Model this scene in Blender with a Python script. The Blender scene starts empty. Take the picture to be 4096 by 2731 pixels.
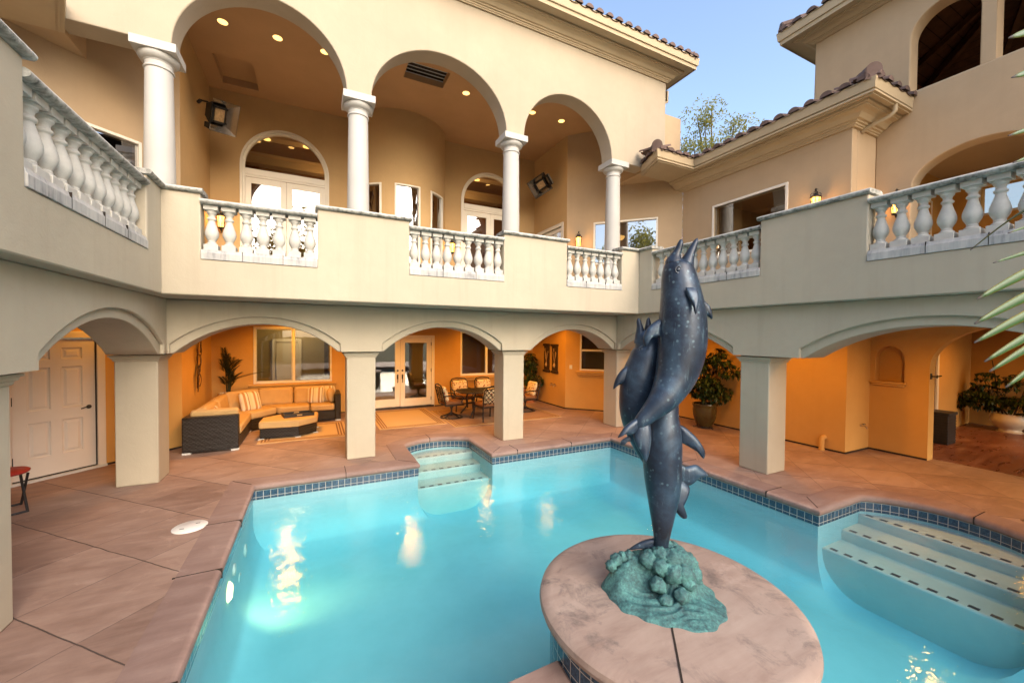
import bpy, bmesh, math, random
from math import sin, cos, pi, radians, sqrt, atan2
from mathutils import Vector, Matrix, noise
from mathutils.geometry import tessellate_polygon

# ------------------------------------------------------------------ camera, sky, sun, exposure
scene = bpy.context.scene
COL = scene.collection
YAW, PITCH, ROLL = radians(26.335), radians(-1.15), radians(0.436)
_F = Vector((sin(YAW) * cos(PITCH), cos(YAW) * cos(PITCH), sin(PITCH)))
_ri = Vector((cos(YAW), -sin(YAW), 0)); _up = _ri.cross(_F)
_R = _ri * cos(ROLL) + _up * sin(ROLL); _U = -_ri * sin(ROLL) + _up * cos(ROLL)
cam = bpy.data.cameras.new("camera"); cam.lens = 14.0; cam.sensor_width = 36.0
cam.shift_y = 10.5 / 4096; cam.clip_start = 0.02; cam.clip_end = 2000
camo = bpy.data.objects.new("camera", cam); COL.objects.link(camo)
camo.matrix_world = Matrix(((_R.x, _U.x, -_F.x, 0), (_R.y, _U.y, -_F.y, 0), (_R.z, _U.z, -_F.z, 2.1), (0, 0, 0, 1)))
scene.camera = camo

SUN_EL, SUN_ROT = radians(30), radians(172)     # low soft sun lamp, added as warm fill from behind the camera
world = bpy.data.worlds.new("World"); scene.world = world; world.use_nodes = True
wn = world.node_tree.nodes; wl = world.node_tree.links
sky = wn.new("ShaderNodeTexSky"); sky.sky_type = 'NISHITA'; sky.sun_disc = False
sky.sun_elevation = SUN_EL; sky.sun_rotation = SUN_ROT; sky.altitude = 50
sky.air_density = 1.0; sky.dust_density = 3.5; sky.ozone_density = 0.8
wn["Background"].inputs["Strength"].default_value = 0.15
wl.new(sky.outputs["Color"], wn["Background"].inputs["Color"])
sl = bpy.data.lights.new("sun_fill", 'SUN'); sl.energy = 0.8; sl.angle = radians(100); sl.color = (1.0, 0.96, 0.91)
so = bpy.data.objects.new("sun_fill", sl); COL.objects.link(so)
_sd = Vector((sin(SUN_ROT) * cos(SUN_EL), cos(SUN_ROT) * cos(SUN_EL), sin(SUN_EL)))
so.rotation_euler = _sd.to_track_quat('Z', 'Y').to_euler()
scene.view_settings.view_transform = 'Standard'; scene.view_settings.look = 'None'
scene.view_settings.exposure = 1.58; scene.view_settings.gamma = 1.0
scene.render.engine = 'CYCLES'
cy = scene.cycles
cy.max_bounces = 8; cy.diffuse_bounces = 4; cy.glossy_bounces = 3; cy.transparent_max_bounces = 12; cy.transmission_bounces = 4
cy.volume_bounces = 0; cy.caustics_reflective = False; cy.caustics_refractive = False
cy.use_denoising = True; cy.sample_clamp_indirect = 4.0

# ------------------------------------------------------------------ materials
def new_mat(name):
    m = bpy.data.materials.new(name); m.use_nodes = True
    nt = m.node_tree; b = nt.nodes["Principled BSDF"]
    return m, nt, b
def N(nt, t, **kw):
    n = nt.nodes.new("ShaderNode" + t)
    for k, v in kw.items():
        if k == "inp":
            for a, c in v.items(): n.inputs[a].default_value = c
        else: setattr(n, k, v)
    return n
def rgb(c): return (c[0], c[1], c[2], 1.0)
def ramp(nt, stops):
    r = N(nt, "ValToRGB"); e = r.color_ramp.elements
    while len(e) < len(stops): e.new(0.5)
    for i, (p, c) in enumerate(stops): e[i].position = p; e[i].color = rgb(c)
    return r
def objco(nt):
    return N(nt, "TexCoord").outputs["Object"]
def noise_tex(nt, co, scale, detail=4, rough=0.55, dist=0.0):
    n = N(nt, "TexNoise", inp={"Scale": scale, "Detail": detail, "Roughness": rough, "Distortion": dist})
    nt.links.new(co, n.inputs["Vector"]); return n
def add_bump(nt, b, h, strength=0.3, dist=0.01):
    bp = N(nt, "Bump", inp={"Strength": strength, "Distance": dist})
    nt.links.new(h, bp.inputs["Height"]); nt.links.new(bp.outputs[0], b.inputs["Normal"]); return bp
def mixc(nt, fac, a, b):
    m = N(nt, "Mix", data_type='RGBA')
    for s, v in ((0, fac), (6, a), (7, b)):
        if isinstance(v, (int, float)): m.inputs[s].default_value = v
        elif isinstance(v, tuple): m.inputs[s].default_value = rgb(v)
        else: nt.links.new(v, m.inputs[s])
    return m.outputs[2]
def math_n(nt, op, a, b=None, c=None):
    m = N(nt, "Math", operation=op)
    for i, v in enumerate((a, b, c)):
        if v is None: continue
        if isinstance(v, (int, float)): m.inputs[i].default_value = v
        else: nt.links.new(v, m.inputs[i])
    return m.outputs[0]

def mottled(name, c, var=0.12, scale=3.0, rough=0.7, spec=0.3, bump=0.0, bscale=60, bdist=0.004, metallic=0.0, c2=None, fine=0.0):
    m, nt, b = new_mat(name); co = objco(nt)
    n = noise_tex(nt, co, scale, 5, 0.6)
    a = tuple(x * (1 - var) for x in c); d = tuple(min(1, x * (1 + var)) for x in c)
    r = ramp(nt, [(0.3, a), (0.7, c2 or d)]); nt.links.new(n.outputs[0], r.inputs[0])
    col = r.outputs[0]
    if fine:
        n2 = noise_tex(nt, co, bscale, 3)
        col = mixc(nt, math_n(nt, 'MULTIPLY', n2.outputs[0], fine), col, tuple(x * 0.45 for x in c))
    nt.links.new(col, b.inputs["Base Color"])
    b.inputs["Roughness"].default_value = rough; b.inputs["Specular IOR Level"].default_value = spec
    b.inputs["Metallic"].default_value = metallic
    if bump:
        n3 = noise_tex(nt, co, bscale, 4); add_bump(nt, b, n3.outputs[0], bump, bdist)
    return m
def stucco(name, c, streak=0.10):
    m, nt, b = new_mat(name); co = objco(nt)
    big = noise_tex(nt, co, 0.55, 5, 0.6); fine = noise_tex(nt, co, 55, 4, 0.6)
    trow = noise_tex(nt, co, 4.5, 5, 0.6, 0.8)
    mp = N(nt, "Mapping", inp={"Scale": (7, 7, 0.35)}); nt.links.new(co, mp.inputs[0])
    st = noise_tex(nt, mp.outputs[0], 1.0, 4, 0.6)
    r = ramp(nt, [(0.25, tuple(x * 0.88 for x in c)), (0.75, tuple(x * 1.08 for x in c))]); nt.links.new(big.outputs[0], r.inputs[0])
    dark = tuple(x * f for x, f in zip(c, (0.80, 0.78, 0.74)))
    f1 = N(nt, "MapRange", inp={1: 0.52, 2: 0.8, 3: 0.0, 4: streak * 4}); nt.links.new(st.outputs[0], f1.inputs[0])
    c1 = mixc(nt, f1.outputs[0], r.outputs[0], dark)
    f2 = N(nt, "MapRange", inp={1: 0.35, 2: 0.7, 3: 0.0, 4: 0.22}); nt.links.new(trow.outputs[0], f2.inputs[0])
    c2 = mixc(nt, f2.outputs[0], c1, tuple(x * 0.86 for x in c))
    nt.links.new(c2, b.inputs["Base Color"]); b.inputs["Roughness"].default_value = 0.92; b.inputs["Specular IOR Level"].default_value = 0.15
    h = math_n(nt, 'ADD', math_n(nt, 'MULTIPLY', fine.outputs[0], 0.35), trow.outputs[0])
    add_bump(nt, b, h, 0.35, 0.012); return m
def emis(name, c, s):
    m, nt, b = new_mat(name); b.inputs["Base Color"].default_value = rgb(c)
    b.inputs["Emission Color"].default_value = rgb(c); b.inputs["Emission Strength"].default_value = s; return m

M = {}
M['cream'] = stucco("cream_stucco", (0.44, 0.385, 0.295))
M['peach'] = stucco("peach_stucco", (0.46, 0.335, 0.21), 0.05)
M['upper'] = stucco("pale_peach_stucco", (0.40, 0.335, 0.25), 0.05)
M['trim'] = mottled("eave_trim_paint", (0.42, 0.325, 0.205), 0.06, 2, 0.6, 0.3)
M['ceil'] = mottled("loggia_ceiling_paint", (0.44, 0.265, 0.135), 0.06, 1.2, 0.9, 0.1)
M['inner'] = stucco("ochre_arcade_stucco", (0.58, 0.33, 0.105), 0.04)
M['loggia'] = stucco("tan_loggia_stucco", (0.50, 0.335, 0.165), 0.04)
M['column'] = mottled("column_paint", (0.42, 0.41, 0.385), 0.05, 2, 0.6, 0.3, 0.15, 40, 0.004)
M['white'] = mottled("white_joinery_paint", (0.74, 0.69, 0.60), 0.04, 2, 0.45, 0.4)
M['doorwhite'] = mottled("door_paint", (0.68, 0.62, 0.56), 0.04, 2, 0.5, 0.4)
M['baluster'] = mottled("cast_stone", (0.48, 0.465, 0.425), 0.10, 9, 0.8, 0.2, 0.3, 70, 0.004)
M['oldcast'] = mottled("weathered_cast_stone", (0.52, 0.51, 0.48), 0.22, 7, 0.85, 0.2, 0.4, 45, 0.006, c2=(0.66, 0.64, 0.59), fine=0.3)
M['ironblack'] = mottled("black_iron", (0.018, 0.015, 0.013), 0.3, 10, 0.5, 0.4)
M['bronze'] = mottled("dark_cast_metal", (0.035, 0.025, 0.018), 0.3, 20, 0.45, 0.5, metallic=0.4)
M['wood'] = mottled("dark_stained_wood", (0.075, 0.035, 0.018), 0.35, 8, 0.6, 0.3)
M['int_warm'] = mottled("interior_brown_paint", (0.22, 0.085, 0.03), 0.1, 1.5, 0.8, 0.2)
M['int_olive'] = mottled("interior_olive_paint", (0.36, 0.29, 0.15), 0.06, 1.5, 0.8, 0.2)
M['int_dark'] = mottled("interior_dark", (0.03, 0.022, 0.018), 0.2, 1.5, 0.8, 0.2)
M['chrome'] = mottled("polished_reflector", (0.42, 0.39, 0.36), 0.05, 3, 0.18, 0.5, metallic=1.0)
M['tilepan'] = mottled("tile_shadow_pan", (0.045, 0.045, 0.055), 0.2, 5, 0.8, 0.2)

def cap_mat():
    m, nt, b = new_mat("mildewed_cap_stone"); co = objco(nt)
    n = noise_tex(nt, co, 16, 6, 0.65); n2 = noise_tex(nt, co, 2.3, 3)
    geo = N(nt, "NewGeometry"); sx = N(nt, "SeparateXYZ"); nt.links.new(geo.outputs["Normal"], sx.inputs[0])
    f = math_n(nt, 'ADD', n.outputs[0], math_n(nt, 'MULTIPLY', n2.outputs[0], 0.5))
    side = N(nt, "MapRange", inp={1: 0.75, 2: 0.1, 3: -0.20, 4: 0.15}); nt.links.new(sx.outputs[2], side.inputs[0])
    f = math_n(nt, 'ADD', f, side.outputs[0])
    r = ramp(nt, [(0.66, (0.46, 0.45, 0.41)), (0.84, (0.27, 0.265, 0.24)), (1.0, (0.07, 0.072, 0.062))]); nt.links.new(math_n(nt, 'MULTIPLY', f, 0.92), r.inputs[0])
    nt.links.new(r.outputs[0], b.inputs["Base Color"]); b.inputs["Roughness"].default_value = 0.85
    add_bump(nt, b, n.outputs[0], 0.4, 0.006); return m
M['cap'] = cap_mat()
def base_stone():
    m, nt, b = new_mat("streaked_plinth_stone"); co = objco(nt)
    mp = N(nt, "Mapping", inp={"Scale": (22, 22, 2.0)}); nt.links.new(co, mp.inputs[0])
    st = noise_tex(nt, mp.outputs[0], 1.0, 5, 0.65); n = noise_tex(nt, co, 3.2, 4)
    f = math_n(nt, 'MULTIPLY', math_n(nt, 'ADD', st.outputs[0], n.outputs[0]), 0.5)
    r = ramp(nt, [(0.40, (0.48, 0.465, 0.435)), (0.54, (0.36, 0.355, 0.345)), (0.68, (0.12, 0.122, 0.125))]); nt.links.new(f, r.inputs[0])
    nt.links.new(r.outputs[0], b.inputs["Base Color"]); b.inputs["Roughness"].default_value = 0.85
    add_bump(nt, b, st.outputs[0], 0.3, 0.004); return m
M['plinth'] = base_stone()

def deck_mat(name, c_lo, c_mid, c_hi, joints=True, rough=0.62):
    m, nt, b = new_mat(name); co = objco(nt)
    n = noise_tex(nt, co, 1.1, 7, 0.62, 0.4)
    mp = N(nt, "Mapping", inp={"Rotation": (0, 0, radians(35)), "Scale": (1.2, 5.0, 1)}); nt.links.new(co, mp.inputs[0])
    brush = noise_tex(nt, mp.outputs[0], 1.6, 7, 0.65, 0.5)
    speck = noise_tex(nt, co, 28, 5, 0.7)
    wash = noise_tex(nt, co, 2.6, 6, 0.7, 1.1)
    f = math_n(nt, 'ADD', math_n(nt, 'MULTIPLY', n.outputs[0], 0.5), math_n(nt, 'MULTIPLY', brush.outputs[0], 0.5))
    sx = N(nt, "SeparateXYZ"); nt.links.new(co, sx.inputs[0])
    wob = noise_tex(nt, co, 3.0, 3)
    wb = math_n(nt, 'MULTIPLY', math_n(nt, 'SUBTRACT', wob.outputs[0], 0.5), 0.035)
    A = math_n(nt, 'DIVIDE', math_n(nt, 'ADD', math_n(nt, 'ADD', sx.outputs[0], sx.outputs[1]), math_n(nt, 'ADD', wb, 40 * 1.12 - 4.46)), 1.12)
    B = math_n(nt, 'DIVIDE', math_n(nt, 'ADD', math_n(nt, 'SUBTRACT', sx.outputs[1], sx.outputs[0]), math_n(nt, 'ADD', wb, 40 * 1.06 - 5.12)), 1.06)
    if joints:
        cell = N(nt, "CombineXYZ"); nt.links.new(math_n(nt, 'FLOOR', A), cell.inputs[0]); nt.links.new(math_n(nt, 'FLOOR', B), cell.inputs[1])
        wnz = N(nt, "TexWhiteNoise", noise_dimensions='2D'); nt.links.new(cell.outputs[0], wnz.inputs["Vector"])
        f = math_n(nt, 'ADD', f, math_n(nt, 'MULTIPLY', math_n(nt, 'SUBTRACT', wnz.outputs["Value"], 0.5), 0.16))
    r = ramp(nt, [(0.34, c_lo), (0.5, c_mid), (0.66, c_hi)]); nt.links.new(f, r.inputs[0])
    wr = N(nt, "MapRange", inp={1: 0.56, 2: 0.72, 3: 0.0, 4: 0.55}); nt.links.new(wash.outputs[0], wr.inputs[0])
    col = mixc(nt, math_n(nt, 'MULTIPLY', wr.outputs[0], speck.outputs[0]), r.outputs[0], tuple(min(1, x * 1.45 + 0.03) for x in c_hi))
    h = math_n(nt, 'ADD', math_n(nt, 'MULTIPLY', brush.outputs[0], 0.3), math_n(nt, 'MULTIPLY', speck.outputs[0], 0.25))
    if joints:
        def line(v, w0, w1):
            t = math_n(nt, 'ABSOLUTE', math_n(nt, 'SUBTRACT', math_n(nt, 'FRACT', v), 0.5))
            mr = N(nt, "MapRange", inp={1: 0.5 - w1, 2: 0.5 - w0, 3: 0.0, 4: 1.0}); nt.links.new(t, mr.inputs[0]); return mr.outputs[0]
        la = line(A, 0.003, 0.0085); lb = line(B, 0.002, 0.007)
        lbs = math_n(nt, 'MULTIPLY', lb, math_n(nt, 'ADD', math_n(nt, 'MULTIPLY', wash.outputs[0], 1.0), 0.2))
        col = mixc(nt, math_n(nt, 'MULTIPLY', la, 0.88), col, (0.045, 0.036, 0.034))
        col = mixc(nt, math_n(nt, 'MINIMUM', math_n(nt, 'MULTIPLY', lbs, 0.9), 0.8), col, (0.06, 0.048, 0.048))
        h = math_n(nt, 'SUBTRACT', h, math_n(nt, 'MULTIPLY', math_n(nt, 'MAXIMUM', la, math_n(nt, 'MULTIPLY', lb, 0.6)), 1.5))
    nt.links.new(col, b.inputs["Base Color"])
    rr = N(nt, "MapRange", inp={1: 0.3, 2: 0.7, 3: rough - 0.14, 4: rough + 0.12}); nt.links.new(brush.outputs[0], rr.inputs[0])
    nt.links.new(rr.outputs[0], b.inputs["Roughness"]); b.inputs["Specular IOR Level"].default_value = 0.3
    add_bump(nt, b, h, 0.4, 0.008); return m
M['deck'] = deck_mat("stained_deck_concrete", (0.20, 0.125, 0.098), (0.29, 0.19, 0.15), (0.38, 0.265, 0.21))
M['coping'] = deck_mat("coping_concrete", (0.185, 0.117, 0.10), (0.25, 0.165, 0.14), (0.32, 0.225, 0.19), False, 0.7)
M['plinthtop'] = deck_mat("plinth_concrete", (0.23, 0.155, 0.125), (0.32, 0.235, 0.195), (0.39, 0.30, 0.25), False, 0.75)
M['stainfloor'] = deck_mat("acid_stained_floor", (0.10, 0.035, 0.025), (0.20, 0.075, 0.05), (0.36, 0.20, 0.16), False, 0.35)
M['ground'] = mottled("garden_ground", (0.12, 0.10, 0.06), 0.3, 0.7, 0.95, 0.1, c2=(0.09, 0.11, 0.045))

def plinth_stain():
    m = M['plinthtop']; nt = m.node_tree; b = nt.nodes["Principled BSDF"]; co = objco(nt)
    src = b.inputs["Base Color"].links[0].from_socket
    n = noise_tex(nt, co, 3.4, 7, 0.7, 0.6); s = noise_tex(nt, co, 40, 4, 0.7)
    mr = N(nt, "MapRange", inp={1: 0.52, 2: 0.66, 3: 0.0, 4: 1.3}); nt.links.new(n.outputs[0], mr.inputs[0])
    c = mixc(nt, math_n(nt, 'MINIMUM', math_n(nt, 'MULTIPLY', mr.outputs[0], s.outputs[0]), 0.85), src, (0.11, 0.09, 0.085))
    nt.links.new(c, b.inputs["Base Color"])
plinth_stain()

def tile_mat():
    m, nt, b = new_mat("blue_waterline_tile"); uv = N(nt, "TexCoord").outputs["UV"]
    br = N(nt, "TexBrick", offset=0.0, squash=1.0)
    br.inputs["Color1"].default_value = (0, 0, 0, 1); br.inputs["Color2"].default_value = (1, 1, 1, 1); br.inputs["Mortar"].default_value = (0.5, 0.5, 0.5, 1)
    for k, v in {"Scale": 1.0, "Mortar Size": 0.0035, "Brick Width": 0.088, "Row Height": 0.088, "Mortar Smooth": 0.15}.items(): br.inputs[k].default_value = v
    nt.links.new(uv, br.inputs["Vector"])
    co = objco(nt); n = noise_tex(nt, co, 45, 4, 0.7); n2 = noise_tex(nt, co, 130, 3)
    f = math_n(nt, 'ADD', math_n(nt, 'MULTIPLY', n.outputs[0], 0.7), math_n(nt, 'MULTIPLY', n2.outputs[0], 0.3))
    r = ramp(nt, [(0.3, (0.012, 0.02, 0.035)), (0.55, (0.03, 0.075, 0.13)), (0.75, (0.10, 0.19, 0.28))]); nt.links.new(f, r.inputs[0])
    c = mixc(nt, br.outputs["Fac"], r.outputs[0], (0.42, 0.40, 0.36))
    nt.links.new(c, b.inputs["Base Color"]); b.inputs["Roughness"].default_value = 0.2
    add_bump(nt, b, br.outputs["Fac"], -0.4, 0.004); return m
M['tile'] = tile_mat()
M['steptile'] = mottled("step_edge_tile", (0.035, 0.055, 0.075), 0.5, 30, 0.3, 0.5)
M['plaster'] = mottled("pool_plaster", (0.27, 0.51, 0.56), 0.06, 1.4, 0.8, 0.2, c2=(0.31, 0.55, 0.60))
def schlick(nt, bump, f0, scale=1.0):
    g = N(nt, "NewGeometry"); d = N(nt, "VectorMath", operation='DOT_PRODUCT')
    nt.links.new(g.outputs["Incoming"], d.inputs[0]); nt.links.new(bump.outputs[0], d.inputs[1])
    c = math_n(nt, 'MINIMUM', math_n(nt, 'ABSOLUTE', d.outputs["Value"]), 1.0)
    return math_n(nt, 'MINIMUM', math_n(nt, 'ADD', f0, math_n(nt, 'MULTIPLY', math_n(nt, 'POWER', math_n(nt, 'SUBTRACT', 1.0, c), 5.0), scale)), 1.0)
M['stepplaster'] = mottled("step_plaster", (0.42, 0.56, 0.55), 0.06, 2.4, 0.8, 0.2, c2=(0.47, 0.58, 0.55))
def water_mat():
    m = bpy.data.materials.new("pool_water_surface"); m.use_nodes = True; nt = m.node_tree; nt.nodes.clear()
    out = N(nt, "OutputMaterial"); tr = N(nt, "BsdfTransparent"); gl = N(nt, "BsdfGlossy"); gl.inputs["Roughness"].default_value = 0.02
    mx = N(nt, "MixShader")
    co = objco(nt)
    mp = N(nt, "Mapping", inp={"Scale": (1.0, 1.0, 1)}); nt.links.new(co, mp.inputs[0])
    n1 = noise_tex(nt, mp.outputs[0], 7.0, 3, 0.5, 0.6); n2 = noise_tex(nt, mp.outputs[0], 2.2, 2, 0.5, 0.3); n3 = noise_tex(nt, mp.outputs[0], 24, 3, 0.5, 0.5)
    h = math_n(nt, 'ADD', math_n(nt, 'ADD', math_n(nt, 'MULTIPLY', n1.outputs[0], 0.35), n2.outputs[0]), math_n(nt, 'MULTIPLY', n3.outputs[0], 0.16))
    bp = N(nt, "Bump", inp={"Strength": 0.18, "Distance": 0.06}); nt.links.new(h, bp.inputs["Height"])
    nt.links.new(bp.outputs[0], gl.inputs["Normal"])
    nt.links.new(schlick(nt, bp, 0.02, 0.98), mx.inputs[0]); nt.links.new(tr.outputs[0], mx.inputs[1]); nt.links.new(gl.outputs[0], mx.inputs[2])
    nt.links.new(mx.outputs[0], out.inputs["Surface"])
    va = N(nt, "VolumeAbsorption"); va.inputs["Color"].default_value = (0.02, 0.86, 0.97, 1); va.inputs["Density"].default_value = 0.36
    nt.links.new(va.outputs[0], out.inputs["Volume"])
    return m
M['water'] = water_mat()
def glass_mat(name, tint=(0.8, 0.8, 0.78), boost=1.0):
    m = bpy.data.materials.new(name); m.use_nodes = True; nt = m.node_tree; nt.nodes.clear()
    out = N(nt, "OutputMaterial"); tr = N(nt, "BsdfTransparent"); tr.inputs[0].default_value = rgb(tint)
    gl = N(nt, "BsdfGlossy"); gl.inputs["Roughness"].default_value = 0.01
    co = objco(nt); n = noise_tex(nt, co, 1.3, 2); bp = N(nt, "Bump", inp={"Strength": 0.05, "Distance": 0.02}); nt.links.new(n.outputs[0], bp.inputs["Height"])
    nt.links.new(bp.outputs[0], gl.inputs["Normal"])
    mx = N(nt, "MixShader")
    nt.links.new(schlick(nt, bp, 0.05 + 0.06 * boost, 0.9), mx.inputs[0])
    nt.links.new(tr.outputs[0], mx.inputs[1]); nt.links.new(gl.outputs[0], mx.inputs[2]); nt.links.new(mx.outputs[0], out.inputs["Surface"])
    return m
M['glass'] = glass_mat("window_glass", (0.72, 0.72, 0.68), 4.0)
M['glassdark'] = glass_mat("coated_window_glass", (0.45, 0.44, 0.42), 9.0)
M['lowglass'] = glass_mat("lower_window_glass", (0.62, 0.60, 0.52), 1.0)
M['amber'] = emis("amber_lantern_glass", (1.0, 0.42, 0.08), 2.2)
M['lens'] = emis("warm_lamp_lens", (1.0, 0.55, 0.14), 1.3)
M['poollens'] = emis("pool_lamp_lens", (1.0, 0.72, 0.28), 2.0)

def roof_tile():
    m, nt, b = new_mat("clay_roof_tile"); co = objco(nt)
    n = noise_tex(nt, co, 3.5, 3); n2 = noise_tex(nt, co, 40, 4)
    r = ramp(nt, [(0.3, (0.075, 0.042, 0.03)), (0.5, (0.12, 0.068, 0.05)), (0.7, (0.17, 0.105, 0.085))]); nt.links.new(n.outputs[0], r.inputs[0])
    c = mixc(nt, math_n(nt, 'MULTIPLY', n2.outputs[0], 0.5), r.outputs[0], (0.07, 0.055, 0.055))
    nt.links.new(c, b.inputs["Base Color"]); b.inputs["Roughness"].default_value = 0.8
    add_bump(nt, b, n2.outputs[0], 0.3, 0.004); return m
M['tileroof'] = roof_tile()
def dolphin_mat():
    m, nt, b = new_mat("dark_blue_patina"); co = objco(nt)
    n = noise_tex(nt, co, 3.2, 6, 0.65, 0.4); sp = N(nt, "TexVoronoi", inp={"Scale": 27.0}); nt.links.new(co, sp.inputs["Vector"])
    mp = N(nt, "Mapping", inp={"Scale": (26, 26, 4)}); nt.links.new(co, mp.inputs[0]); st = noise_tex(nt, mp.outputs[0], 1.0, 6, 0.75)
    r = ramp(nt, [(0.32, (0.009, 0.012, 0.021)), (0.52, (0.021, 0.036, 0.064)), (0.70, (0.055, 0.10, 0.155))]); nt.links.new(n.outputs[0], r.inputs[0])
    msk = noise_tex(nt, co, 2.6, 3)
    mr = N(nt, "MapRange", inp={1: 0.30, 2: 0.16, 3: 0.0, 4: 1.0}); nt.links.new(sp.outputs["Distance"], mr.inputs[0])
    wn_ = N(nt, "MapRange", inp={1: 0.42, 2: 0.60, 3: 0.0, 4: 1.0}); nt.links.new(msk.outputs[0], wn_.inputs[0])
    gate = N(nt, "MapRange", inp={1: 0.45, 2: 0.75, 3: 0.0, 4: 1.0})
    sc = N(nt, "SeparateColor"); nt.links.new(sp.outputs["Color"], sc.inputs[0]); nt.links.new(sc.outputs[0], gate.inputs[0])
    s1 = math_n(nt, 'MULTIPLY', math_n(nt, 'MULTIPLY', mr.outputs[0], gate.outputs[0]), math_n(nt, 'ADD', wn_.outputs[0], 0.15))
    s2 = N(nt, "MapRange", inp={1: 0.58, 2: 0.72, 3: 0.0, 4: 0.8}); nt.links.new(st.outputs[0], s2.inputs[0])
    f = math_n(nt, 'MINIMUM', math_n(nt, 'ADD', math_n(nt, 'MULTIPLY', s1, 0.38), math_n(nt, 'MULTIPLY', s2.outputs[0], math_n(nt, 'ADD', wn_.outputs[0], 0.1))), 0.85)
    c = mixc(nt, f, r.outputs[0], (0.20, 0.32, 0.38))
    nt.links.new(c, b.inputs["Base Color"]); b.inputs["Roughness"].default_value = 0.36; b.inputs["Metallic"].default_value = 0.25
    b.inputs["Specular IOR Level"].default_value = 0.5
    add_bump(nt, b, math_n(nt, 'ADD', n.outputs[0], math_n(nt, 'MULTIPLY', st.outputs[0], 0.3)), 0.15, 0.01); return m
M['dolphin'] = dolphin_mat()
def verdigris():
    m, nt, b = new_mat("verdigris_wave"); co = objco(nt)
    n = noise_tex(nt, co, 9, 6, 0.7, 0.6); n2 = noise_tex(nt, co, 55, 5, 0.7)
    f = math_n(nt, 'ADD', math_n(nt, 'MULTIPLY', n.outputs[0], 0.5), math_n(nt, 'MULTIPLY', n2.outputs[0], 0.5))
    r = ramp(nt, [(0.36, (0.022, 0.04, 0.05)), (0.50, (0.045, 0.135, 0.14)), (0.62, (0.085, 0.25, 0.24))]); nt.links.new(f, r.inputs[0])
    nt.links.new(r.outputs[0], b.inputs["Base Color"]); b.inputs["Roughness"].default_value = 0.7
    add_bump(nt, b, n2.outputs[0], 0.7, 0.012); return m
M['verdigris'] = verdigris()

def wicker():
    m, nt, b = new_mat("black_wicker"); co = objco(nt)
    mp = N(nt, "Mapping", inp={"Rotation": (0, 0, 0), "Scale": (1, 1, 1)}); nt.links.new(co, mp.inputs[0])
    w1 = N(nt, "TexWave", wave_type='BANDS', bands_direction='Z', inp={"Scale": 14.0, "Distortion": 0.6, "Detail": 1.0}); nt.links.new(mp.outputs[0], w1.inputs[0])
    ck = N(nt, "TexChecker", inp={"Scale": 34.0}); nt.links.new(mp.outputs[0], ck.inputs[0])
    f = math_n(nt, 'MULTIPLY', w1.outputs["Fac"], math_n(nt, 'ADD', math_n(nt, 'MULTIPLY', ck.outputs["Fac"], 0.6), 0.4))
    r = ramp(nt, [(0.1, (0.006, 0.005, 0.005)), (0.8, (0.035, 0.028, 0.024))]); nt.links.new(f, r.inputs[0])
    nt.links.new(r.outputs[0], b.inputs["Base Color"]); b.inputs["Roughness"].default_value = 0.38
    add_bump(nt, b, f, 0.9, 0.012); return m
M['wicker'] = wicker()
M['cushion'] = mottled("tan_cushion_fabric", (0.50, 0.33, 0.15), 0.06, 6, 0.9, 0.1, 0.3, 260, 0.002)
M['chairseat'] = mottled("brown_seat_fabric", (0.22, 0.10, 0.045), 0.1, 8, 0.9, 0.1, 0.3, 260, 0.002)
def striped():
    m, nt, b = new_mat("striped_pillow_fabric"); uv = N(nt, "TexCoord").outputs["UV"]
    sx = N(nt, "SeparateXYZ"); nt.links.new(uv, sx.inputs[0])
    r = ramp(nt, [(0.0, (0.62, 0.55, 0.42)), (0.2, (0.62, 0.55, 0.42)), (0.22, (0.40, 0.22, 0.09)), (0.42, (0.40, 0.22, 0.09)), (0.44, (0.66, 0.60, 0.48)), (0.60, (0.66, 0.60, 0.48)), (0.62, (0.28, 0.2, 0.13)), (0.70, (0.28, 0.2, 0.13)), (0.72, (0.60, 0.50, 0.33)), (1.0, (0.6, 0.5, 0.33))])
    r.color_ramp.interpolation = 'CONSTANT'
    nt.links.new(math_n(nt, 'FRACT', math_n(nt, 'MULTIPLY', sx.outputs[0], 2.0)), r.inputs[0])
    nt.links.new(r.outputs[0], b.inputs["Base Color"]); b.inputs["Roughness"].default_value = 0.9; return m
M['striped'] = striped()
def floral():
    m, nt, b = new_mat("floral_pillow_fabric"); co = objco(nt)
    v = N(nt, "TexVoronoi", inp={"Scale": 17.0}); nt.links.new(co, v.inputs["Vector"]); n = noise_tex(nt, co, 30, 3, 0.6, 1.0)
    d = math_n(nt, 'ADD', v.outputs["Distance"], math_n(nt, 'MULTIPLY', n.outputs[0], 0.35))
    mr = N(nt, "MapRange", inp={1: 0.55, 2: 0.50, 3: 0.0, 4: 1.0}); nt.links.new(d, mr.inputs[0])
    sc = N(nt, "SeparateColor"); nt.links.new(v.outputs["Color"], sc.inputs[0])
    fl = mixc(nt, sc.outputs[0], (0.34, 0.04, 0.02), (0.24, 0.12, 0.035))
    c = mixc(nt, mr.outputs[0], (0.64, 0.52, 0.32), fl)
    nt.links.new(c, b.inputs["Base Color"]); b.inputs["Roughness"].default_value = 0.9; return m
M['floral'] = floral()
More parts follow.
